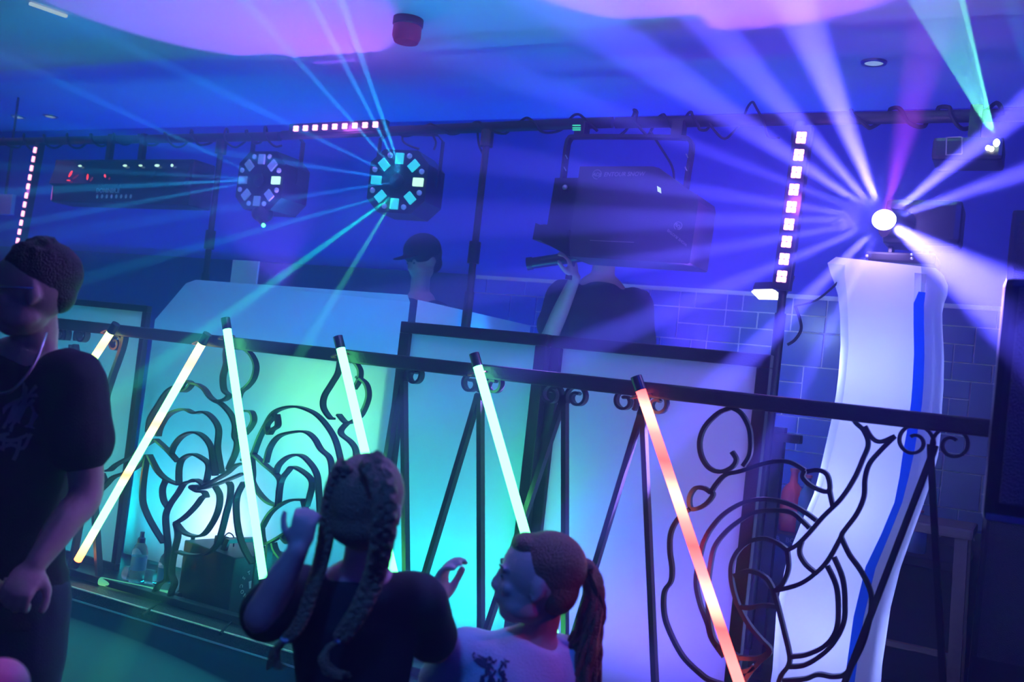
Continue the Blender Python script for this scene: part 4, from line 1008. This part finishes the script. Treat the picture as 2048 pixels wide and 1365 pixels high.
def dirpx(px0, py0, d0, px1, py1, d1): return Pd(px1, py1, d1) - Pd(px0, py0, d0)

# ---- man in a dark T-shirt at the left
LFT = -RT
tm = thing('person', 'man with glasses and a chain necklace in a dark printed T-shirt at the left edge', 'person', Vector((Pd(30, 900, 2.5).x, Pd(30, 900, 2.5).y, 0)))
hf = (LFT * 1.0 - FW * .42 + Vector((0, 0, -.16))).normalized(); hf.z = -.12; Bh = basis(hf)
hc = Pd(60, 585, 2.45)
Hn = Pd(68, 690, 2.52)
sr = Pd(150, 752, 2.50); sl = Pd(-112, 742, 2.56)
chest = Pd(22, 830, 2.56); waist = Pd(10, 1010, 2.56); hip = Pd(-5, 1190, 2.58)
rt = (sr - sl).normalized()
elb = Pd(172, 985, 2.50); wri = Pd(72, 1128, 2.36); elb2 = Pd(-190, 960, 2.5); wri2 = Pd(-60, 1110, 2.35)
body = MB(); torso(body, hip, waist, chest, Hn, rt, 1.0, 0)
limb(body, [Pd(60, 560, 2.47), Hn, chest], [.05, .056, .07])
head(body, hc, Bh, .98)
for s_, e_, w_ in ((sr, elb, wri), (sl, elb2, wri2)):
    limb(body, [s_, s_.lerp(e_, .45), e_, e_.lerp(w_, .4), w_], [.052, .050, .042, .040, .027])
hand(body, wri, Pd(30, 1190, 2.3) - wri, FW + Vector((0, 0, .3)), 1.0, 1.0, 1)
hand(body, wri2, Vector((.5, .2, -.8)), FW, 1.0, .9, -1)
fwd = Vector((0, 0, 1)).cross(rt) ; fwd.z = 0; fwd.normalize()
legs = []
for sg in (-1, 1):
    h0 = hip + rt * sg * .09; kn = Vector((h0.x + rt.x * sg * .02, h0.y, .50)) + fwd * .02; an = Vector((kn.x + rt.x * sg * .02, kn.y, .09)) - fwd * .02
    limb(body, [h0, h0.lerp(kn, .5), kn, kn.lerp(an, .4), an], [.085, .08, .058, .056, .04]); foot(body, an, fwd); legs.append((h0, kn, an))
fuse(body.build('body', M['skin'], tm), .0055, 5)
sh = MB(); torso(sh, hip, waist, chest, chest.lerp(Hn, .86), rt, 1.0, .014)
rings(sh, [hip + Vector((0, 0, -.06)), hip + Vector((0, 0, .08))], [(.19, .14), (.178, .13)], 22, rt)
for s_, e_ in ((sr, elb), (sl, elb2)):
    limb(sh, [s_.lerp(chest, .35), s_ + Vector((0, 0, .0)), s_.lerp(e_, .35), s_.lerp(e_, .56)], [.09, .072, .078, .084])
shirt = fuse(sh.build('shirt', M['navy'], tm), .009, 8)
tr = MB(); rings(tr, [hip + Vector((0, 0, -.14)), hip + Vector((0, 0, .02))], [(.17, .125), (.17, .12)], 20, rt)
for h0, kn, an in legs: limb(tr, [h0, h0.lerp(kn, .5), kn, an + Vector((0, 0, .03))], [.105, .098, .078, .068])
fuse(tr.build('trousers', M['jeans'], tm), .011, 6)
for h0, kn, an in legs:
    so = MB(); foot(so, an, fwd, 1.12); so.build('shoe', M['shoe'], tm, True)
def hairdo(t, c, B_, s, m, back=-.018, low=-.035, thick=1.1, name='hair'):
    mb = MB()
    def q(x, y, z): return c + B_ @ (Vector((x, y, z)) * s)
    mb.ell(q(0, back, .034), (.080 * s * thick, .098 * s * thick, .088 * s * thick), B_, 28, 18)
    mb.ell(q(0, -.054, low - .022), (.060 * s * thick, .046 * s * thick, .060 * s * thick), B_, 20, 14)
    rnd = random.Random(5)
    for k in range(70):
        a = rnd.uniform(0, 2 * pi); e_ = rnd.uniform(.15, 1.5)
        mb.ell(q(.078 * thick * cos(a) * cos(e_), back + .092 * thick * sin(a) * cos(e_), .036 + .088 * thick * sin(e_)), (.009 * s,) * 3, None, 8, 6)
    return mb.build(name, m, t, True)
hr = hairdo(tm, hc + Bh @ Vector((0, -.012, .014)), Bh, .96, M['hair_dark'], thick=1.0, low=.012); fuse(hr, .006, 2)
face_details(tm, hc, Bh, .98)
def hq(c, B_, s): return lambda x, y, z: c + B_ @ (Vector((x, y, z)) * s)
q = hq(hc, Bh, .98)
mb = MB()
for sx in (-1, 1):
    pts = [q(sx * .032 + cos(a * pi / 8) * .024, .096, .004 + sin(a * pi / 8) * .017) for a in range(17)]; mb.tube(pts, .0018, 6)
    mb.tube([q(sx * .056, .094, .010), q(sx * .076, .05, .010), q(sx * .083, -.012, .008)], .0026, 6)
mb.tube([q(-.009, .098, .006), q(.009, .098, .006)], .0018, 6)
mb.build('glasses', mat('gold_frame', (.75, .7, .45), .25, 1.0), tm, True)
# chain necklace (drawn along the collar and chest)
ch = MB(); cp = cat_rom([Pd(92, 668, 2.44), Pd(84, 690, 2.405), Pd(72, 722, 2.385), Pd(48, 758, 2.375), Pd(22, 782, 2.375), Pd(-8, 788, 2.38), Pd(-40, 775, 2.40), Pd(-70, 730, 2.46)], 9)
for i in range(0, len(cp) - 1):
    d_ = (cp[i + 1] - cp[i]).normalized(); Bx = Matrix((d_, d_.orthogonal().normalized(), d_.cross(d_.orthogonal()).normalized())).transposed()
    ch.ell(cp[i], (.0058, .0038, .0036), Bx, 8, 6)
ch.build('chain_necklace', M['alu'], tm, True)
# brush stroke print on the chest
pr = MB()
for st_ in [[(8, 860), (30, 800), (45, 770)], [(30, 760), (38, 800), (44, 840)], [(46, 775), (40, 810), (28, 850), (22, 868)], [(18, 842), (50, 800), (82, 772)], [(22, 858), (50, 820), (75, 800)], [(5, 820), (40, 800), (85, 790)], [(60, 812), (70, 840), (72, 856)],
            [(0, 880), (30, 886), (64, 872)], [(0, 900), (25, 894), (52, 900), (70, 870)], [(45, 884), (38, 910), (30, 925)], [(58, 850), (75, 838)], [(0, 875), (20, 872)], [(10, 870), (8, 905)]]:
    p_ = cat_rom([Pd(x - 8, y_, 2.402 + abs(x - 20) * .0006 + (y_ - 830) * .0001) for x, y_ in st_], 4)
    pr.strip(p_, .0035, .009, FW)
po = pr.build('shirt_print', M['greyprint'], shirt)
sw = po.modifiers.new('lay_on_shirt', 'SHRINKWRAP'); sw.target = shirt; sw.wrap_method = 'PROJECT'; sw.use_negative_direction = True; sw.use_positive_direction = True; sw.wrap_mode = 'ABOVE_SURFACE'; sw.offset = .003
sw.wrap_method = 'NEAREST_SURFACEPOINT'

# ---- girl with two braids, seen from behind
def P2(px, py, d): return Pd(px, py, d)
tg_ = thing('person', 'girl with two long braids in a dark top, seen from behind with both hands raised', 'person', Vector((Pd(720, 1300, 2.15).x, Pd(720, 1300, 2.15).y, 0)))
gf = (FW * 1.0 + RT * .35); gf.z = 0; gf.z = .02; Bg = basis(gf)
gc = Pd(737, 1012, 2.10); gs = .93
gn = Pd(722, 1128, 2.14); gsl = Pd(590, 1182, 2.14); gsr = Pd(838, 1196, 2.16)
gch = Pd(712, 1240, 2.16); gw = Pd(704, 1390, 2.16); gh = Pd(700, 1530, 2.17); grt = (gsr - gsl).normalized()
body = MB(); torso(body, gh, gw, gch, gn, grt, .74)
limb(body, [Pd(735, 1050, 2.11), Pd(728, 1115, 2.13), gch], [.042, .044, .06]); head(body, gc, Bg, gs)
ge1 = Pd(522, 1238, 2.02); gw1 = Pd(596, 1100, 1.98); ge2 = Pd(872, 1300, 2.30); gw2 = Pd(878, 1214, 2.42)
limb(body, [gsl, gsl.lerp(ge1, .5), ge1, ge1.lerp(gw1, .4), gw1], [.042, .042, .038, .034, .022])
limb(body, [gsr, gsr.lerp(ge2, .5), ge2, ge2.lerp(gw2, .4), gw2], [.042, .040, .034, .030, .021])
hand(body, gw1, Pd(616, 1020, 1.98) - gw1, FW, .72, .95, 1)
hand(body, gw2, Pd(884, 1150, 2.42) - gw2, RT - UP * .1 - FW * .3, .98, .62, 1, thumb_out=.8)
gfw = Vector((0, 0, 1)).cross(grt); gfw.z = 0; gfw.normalize(); legs = []
for sg in (-1, 1):
    h0 = gh + grt * sg * .07; kn = Vector((h0.x, h0.y, .36)); an = Vector((h0.x, h0.y, .07))
    limb(body, [h0, h0.lerp(kn, .5), kn, kn.lerp(an, .4), an], [.07, .06, .045, .043, .03]); foot(body, an, gfw, .8); legs.append((h0, kn, an))
fuse(body.build('body', M['skin2'], tg_), .0055, 4)
sh = MB(); torso(sh, gh, gw, gch, gch.lerp(gn, .85), grt, .76, .012)
limb(sh, [gsl.lerp(gch, .4), gsl, gsl.lerp(ge1, .5), gsl.lerp(ge1, .82)], [.075, .060, .062, .060])
limb(sh, [gsr.lerp(gch, .4), gsr, gsr.lerp(ge2, .5), gsr.lerp(ge2, .72)], [.075, .058, .060, .062])
fuse(sh.build('top', M['navy'], tg_), .009, 7)
tr = MB(); rings(tr, [gh + Vector((0, 0, -.1)), gh + Vector((0, 0, .03))], [(.125, .09), (.13, .09)], 20, grt)
for h0, kn, an in legs: limb(tr, [h0, kn, an + Vector((0, 0, .03))], [.078, .056, .048])
fuse(tr.build('leggings', M['navy'], tg_), .010, 5)
for h0, kn, an in legs:
    so = MB(); foot(so, an, gfw, .9); so.build('shoe', M['shoe'], tg_, True)
hm_ = MB(); qg = hq(gc, Bg, gs)
hm_.ell(qg(0, -.016, .026), (.083 * gs, .103 * gs, .096 * gs), Bg, 28, 18); hm_.ell(qg(0, -.045, -.03), (.072 * gs, .06 * gs, .06 * gs), Bg, 20, 14)
hp = hm_.build('hair', M['hair_blond'], tg_, True); fuse(hp, .006, 2)
def braid(path, r0, r1, m, t, turns):
    P = cat_rom(path, 14); n = len(P); mb = MB()
    for st_ in range(3):
        pts = []; rs = []
        for i, p in enumerate(P):
            u = i / (n - 1); ph = u * turns * 2 * pi + st_ * 2 * pi / 3; r = r0 * (1 - u) + r1 * u
            tn = (P[min(n - 1, i + 1)] - P[max(0, i - 1)]).normalized(); sx = (RT - tn * RT.dot(tn)).normalized(); sy = tn.cross(sx)
            pts.append(p + sx * cos(ph) * r * .85 + sy * sin(2 * ph) * r * .5); rs.append(r * .72 * (.85 + .25 * abs(sin(ph))))
        mb.tube(pts, rs, 8)
    return mb.build('braid', m, t, True)
braid([Pd(742, 925, 2.0), Pd(764, 965, 1.97), Pd(770, 1020, 1.96), Pd(764, 1085, 1.98), Pd(750, 1150, 2.02), Pd(722, 1215, 2.02), Pd(700, 1250, 2.02), Pd(682, 1276, 2.02)], .021, .013, M['hair_blond'], tg_, 9)
braid([Pd(690, 930, 2.02), Pd(668, 975, 2.03), Pd(657, 1030, 2.04), Pd(650, 1085, 2.04), Pd(640, 1130, 2.04), Pd(626, 1175, 2.02), Pd(608, 1230, 2.01), Pd(590, 1262, 2.0), Pd(574, 1278, 2.0)], .014, .009, M['hair_blond'], tg_, 10)
def tuft(path, spread, m, t, seed, n=14, r=.003, name='hair_tuft'):
    rnd = random.Random(seed); mb = MB()
    for k in range(n):
        off = [Vector((0, 0, 0))] + [Vector((rnd.uniform(-1, 1), rnd.uniform(-1, 1), rnd.uniform(-.4, .4))) * spread * (i + 1) / len(path) for i in range(len(path) - 1)]
        P = cat_rom([p + o for p, o in zip(path, off)], 4); mb.tube(P, [r * (1 - .5 * i / len(P)) for i in range(len(P))], 5)
    return mb.build(name, m, t, True)
tuft([Pd(676, 1284, 2.02), Pd(656, 1298, 2.01), Pd(648, 1320, 2.0), Pd(664, 1345, 2.0), Pd(685, 1350, 2.0)], .018, M['hair_blond'], tg_, 1, 26, .005)
tuft([Pd(571, 1281, 2.0), Pd(556, 1296, 2.0), Pd(548, 1315, 2.0), Pd(552, 1335, 2.0)], .02, M['hair_blond'], tg_, 2, 20, .004)
for (x, y_, d) in [(679, 1280, 2.02), (572, 1279, 2.0)]: MB().ell(Pd(x, y_, d), (.012, .012, .009), None, 12, 8).build('hair_tie', M['white'], tg_, True)

# ---- girl with a ponytail and a white T-shirt
tp = thing('person', 'girl with a long ponytail in a white printed T-shirt, in profile facing left', 'person', Vector((Pd(1040, 1300, 2.35).x, Pd(1040, 1300, 2.35).y, 0)))
pf = (-RT * 1.0 + FW * .05 + UP * .16); Bp = basis(pf, UP)
pc = Pd(1070, 1160, 2.30); ps = .97
pn = Pd(1085, 1262, 2.34); psl = Pd(932, 1302, 2.33); psr = Pd(1115, 1312, 2.36)
pch = Pd(1030, 1370, 2.34); pw = Pd(1020, 1500, 2.36); ph_ = Pd(1010, 1610, 2.36); prt = (psr - psl).normalized()
body = MB(); torso(body, ph_, pw, pch, pn, prt, .70)
limb(body, [Pd(1085, 1195, 2.31), Pd(1082, 1250, 2.33), pch], [.042, .043, .06]); head(body, pc, Bp, ps)
pe1 = Pd(882, 1372, 2.40); pw1 = Pd(960, 1440, 2.25); pe2 = Pd(1165, 1450, 2.36); pw2 = Pd(1090, 1530, 2.25)
limb(body, [psl, psl.lerp(pe1, .5), pe1, pw1], [.040, .038, .034, .022]); limb(body, [psr, psr.lerp(pe2, .5), pe2, pw2], [.040, .038, .034, .022])
hand(body, pw1, Vector((.4, .2, -.6)), FW, .75, .6, 1); hand(body, pw2, Vector((-.4, -.2, -.6)), FW, .75, .6, -1)
pfw = Vector((0, 0, 1)).cross(prt); pfw.z = 0; pfw.normalize(); legs = []
for sg in (-1, 1):
    h0 = ph_ + prt * sg * .06; kn = Vector((h0.x, h0.y, .32)); an = Vector((h0.x, h0.y, .07))
    limb(body, [h0, kn, an], [.065, .045, .03]); foot(body, an, pfw, .75); legs.append((h0, kn, an))
fuse(body.build('body', M['skin2'], tp), .005, 4)
sh = MB(); torso(sh, ph_, pw, pch, pch.lerp(pn, .84), prt, .74, .018)
limb(sh, [psl.lerp(pch, .4), psl, psl.lerp(pe1, .5), psl.lerp(pe1, .85)], [.075, .058, .060, .066])
limb(sh, [psr.lerp(pch, .4), psr, psr.lerp(pe2, .5), psr.lerp(pe2, .7)], [.075, .058, .060, .064])
shirt2 = fuse(sh.build('shirt', M['white'], tp), .009, 7)
tr = MB(); rings(tr, [ph_ + Vector((0, 0, -.1)), ph_ + Vector((0, 0, .03))], [(.12, .09), (.12, .09)], 20, prt)
for h0, kn, an in legs: limb(tr, [h0, kn, an + Vector((0, 0, .03))], [.075, .056, .048])
fuse(tr.build('trousers', M['jeans'], tp), .010, 5)
for h0, kn, an in legs:
    so = MB(); foot(so, an, pfw, .85); so.build('shoe', M['shoe'], tp, True)
face_details(tp, pc, Bp, ps); qp = hq(pc, Bp, ps)
hm_ = MB(); hm_.ell(qp(0, -.030, .038), (.080 * ps, .090 * ps, .084 * ps), Bp, 28, 18); hm_.ell(qp(0, -.055, -.01), (.070 * ps, .055 * ps, .065 * ps), Bp, 20, 14)
hm_.ell(qp(0, .03, .08), (.055 * ps, .04 * ps, .028 * ps), Bp, 20, 14)
hp = hm_.build('hair', M['hair_red'], tp, True); fuse(hp, .006, 2)
MB().lathe([(.02, -.008), (.026, 0), (.02, .008)], Pd(1166, 1133, 2.32), 14, Bp).build('hair_tie', M['rubber'], tp, True)
tuft([Pd(1140, 1130, 2.32), Pd(1170, 1128, 2.33), Pd(1186, 1170, 2.33), Pd(1182, 1235, 2.33), Pd(1168, 1300, 2.34), Pd(1155, 1400, 2.34)], .050, M['hair_red'], tp, 4, 130, .010, 'ponytail')
pr = MB(); rnd = random.Random(8)
for k in range(60):
    x = rnd.uniform(925, 1000); y_ = rnd.uniform(1296, 1390); st_ = [(x, y_), (x + rnd.uniform(-9, 9), y_ + rnd.uniform(4, 10)), (x + rnd.uniform(-14, 14), y_ + rnd.uniform(8, 22))]
    pr.strip(cat_rom([Pd(a_ + 12, b_, 2.2) for a_, b_ in st_], 3), .004, .005, FW)
po = pr.build('shirt_print', mat('dark_print', (.05, .06, .12), .7), shirt2)
sw = po.modifiers.new('lay_on_shirt', 'SHRINKWRAP'); sw.target = shirt2; sw.wrap_method = 'NEAREST_SURFACEPOINT'; sw.wrap_mode = 'ABOVE_SURFACE'; sw.offset = .003

# ---- simple figure builder for people half hidden in the dark
def figure(label, hcx, k, face, sleeve, hairm, topm, arm=None, cap=False, zf=0.0, skin=None, hands=True, arms=None):
    """hcx = head centre, k = scale (1 = 1.75 m), standing upright on zf"""
    f = Vector(face); B_ = basis(f); r = B_ @ Vector((1, 0, 0)); r.z = 0; r.normalize(); ff = Vector((0, 0, 1)).cross(r)
    t = thing('person', label, 'person', Vector((hcx.x, hcx.y, zf)))
    c = hcx; Z = Vector((0, 0, 1))
    nk = c - Z * .17 * k - ff * .01; ch_ = c - Z * .38 * k - ff * .02; wa = c - Z * .60 * k - ff * .02; hi = c - Z * .80 * k - ff * .02
    b = MB(); torso(b, hi, wa, ch_, nk, r, k); limb(b, [c - Z * .06 * k, c - Z * .13 * k, ch_], [.048 * k, .052 * k, .07 * k]); head(b, c, B_, k)
    s_ = MB(); torso(s_, hi, wa, ch_, ch_.lerp(nk, .86), r, k, .014 * k)
    for sg in (-1, 1):
        s0 = c - Z * .27 * k + r * sg * .175 * k - ff * .01
        A_ = arms.get(sg) if arms else None
        if A_: e0, w0, hd, pn_ = A_
        else: e0 = s0 - Z * .29 * k + r * sg * .05 * k; w0 = e0 - Z * .22 * k + ff * .12 * k; hd = Z * -.9 + ff * .4; pn_ = -r * sg
        limb(b, [s0, s0.lerp(e0, .5), e0, e0.lerp(w0, .4), w0], [.05 * k, .048 * k, .04 * k, .038 * k, .026 * k])
        hand(b, w0, hd, pn_, k, .7, sg)
        limb(s_, [s0.lerp(ch_, .4), s0, s0.lerp(e0, .4), s0.lerp(e0, .62)], [.085 * k, .066 * k, .068 * k, .074 * k])
    tr_ = MB(); rings(tr_, [hi - Z * .12 * k, hi + Z * .03], [(.165 * k, .12 * k), (.17 * k, .12 * k)], 20, r)
    for sg in (-1, 1):
        h0 = hi + r * sg * .085 * k; kn = Vector((h0.x, h0.y, zf + (h0.z - zf) * .52)); an = Vector((h0.x, h0.y, zf + .08 * k))
        limb(b, [h0, kn, an], [.08 * k, .056 * k, .04 * k]); foot(b, an, ff, k); limb(tr_, [h0, kn, an + Z * .03], [.1 * k, .075 * k, .065 * k])
        so = MB(); foot(so, an, ff, 1.1 * k); so.build('shoe', M['shoe'], t, True)
    fuse(b.build('body', skin or M['skin'], t), .0075, 4); fuse(s_.build('shirt', topm, t), .011, 7); fuse(tr_.build('trousers', M['jeans'], t), .012, 5)
    h = MB(); h.ell(c + B_ @ Vector((0, -.018 * k, .034 * k)), (.082 * k, .100 * k, .086 * k), B_, 24, 16); h.ell(c + B_ @ Vector((0, -.05 * k, -.02 * k)), (.068 * k, .055 * k, .06 * k), B_, 20, 14)
    fuse(h.build('hair', hairm, t, True), .008, 2)
    face_details(t, c, B_, k)
    if cap:
        h = MB(); h.ell(c + B_ @ Vector((0, -.008 * k, .055 * k)), (.090 * k, .108 * k, .092 * k), B_, 28, 18); h.ell(c + B_ @ Vector((0, .10 * k, .040 * k)), (.072 * k, .075 * k, .008 * k), B_, 24, 8)
        fuse(h.build('cap', M['navy'], t, True), .006, 2)
    return t
# DJ in a cap behind the booth
figure('person in a dark cap with head bowed, behind the booth beside the thin stand pole', Py(846, 522, 4.42), 1.0, -RT * .75 - FW * .6 + Vector((0, 0, -.25)), True, M['hair_dark'], M['navy'], cap=True, zf=ST)
# person with raised arm behind the snow machine
jc = Py(1214, 476, 4.36); k_ = 1.05
e_ = Py(1092, 690, 4.22); w_ = Py(1150, 556, 4.10)
figure('person in dark T-shirt, face hidden behind the snow machine, one arm raised', jc, k_, -FW + RT * .05, True, M['hair_dark'], bumped(mat('charcoal_cotton', (.03, .03, .045), .85), 300, .3), zf=ST,
       arms={1: (e_, w_, Vector((-.2, -.25, .9)), Vector((-1, 0, 0))), -1: None} if (basis(-FW) @ Vector((1, 0, 0))).dot(RT) < 0 else {-1: (e_, w_, Vector((-.2, -.25, .9)), Vector((-1, 0, 0))), 1: None})
a = Py(1056, 528, 4.02); b = Py(1195, 508, 4.10)
cg = thing('hand_held_nozzle', 'dark tubular nozzle held up in the hand of the person behind the snow machine', 'nozzle', (a + b) / 2)
MB().tube([a, a.lerp(b, .98), b], [.026, .026, .02], 18).build('barrel', M['plastic'], cg, True)
MB().tube([a - (b - a).normalized() * .004, a + (b - a).normalized() * .02], .030, 18).build('muzzle_ring', M['black'], cg, True)
MB().tube([a.lerp(b, .65), a.lerp(b, .62) + Vector((0, 0, -.10))], .016, 12).build('grip', M['rubber'], cg, True)
# child behind the man, hand showing
cc = Pd(20, 1000, 3.1); cf = FW * .6 + RT * .5
ce = Pd(70, 1090, 3.0); cw = Pd(88, 1000, 3.0)
figure('child in pale blue clothes almost hidden behind the man, one hand raised', cc, .60, cf, True, M['hair_dark'], mat('pale_blue_cotton', (.3, .5, .6), .8), zf=0,
       arms={1: (ce, cw, Vector((.3, 0, 1)), FW), -1: None}, skin=M['skin2'])
# person in pink at the bottom left corner
figure('pink-lit person at the very bottom left corner, only the rounded head top showing', Pd(-2, 1400, 1.75), .62, FW - RT * .2, True, bumped(mat('pink_fabric_hood', (.85, .35, .55), .7), 200, .3), mat('pink_cotton', (.8, .3, .5), .8), zf=0, skin=M['skin2'])
spot((-1.9, .3, 2.6), Pd(-2, 1360, 1.75), 22, (1, .10, .6), 16, .5, .05, 'pink_spot')  # unseen spot added to light this figure pink
# unseen spots added to redden the ponytail and turn the shirt blue
spot((0.9, 2.2, 2.2), Pd(1176, 1215, 2.33), 32, (1, .02, .30), 9.5, .5, .05, 'red_spot')
spot((-.9, .4, 2.9), Pd(960, 1300, 2.3), 150, (.02, .14, 1), 26, .6, .1, 'blue_spot')

for o in bpy.data.objects:
    if '_w' in o: del o['_w']
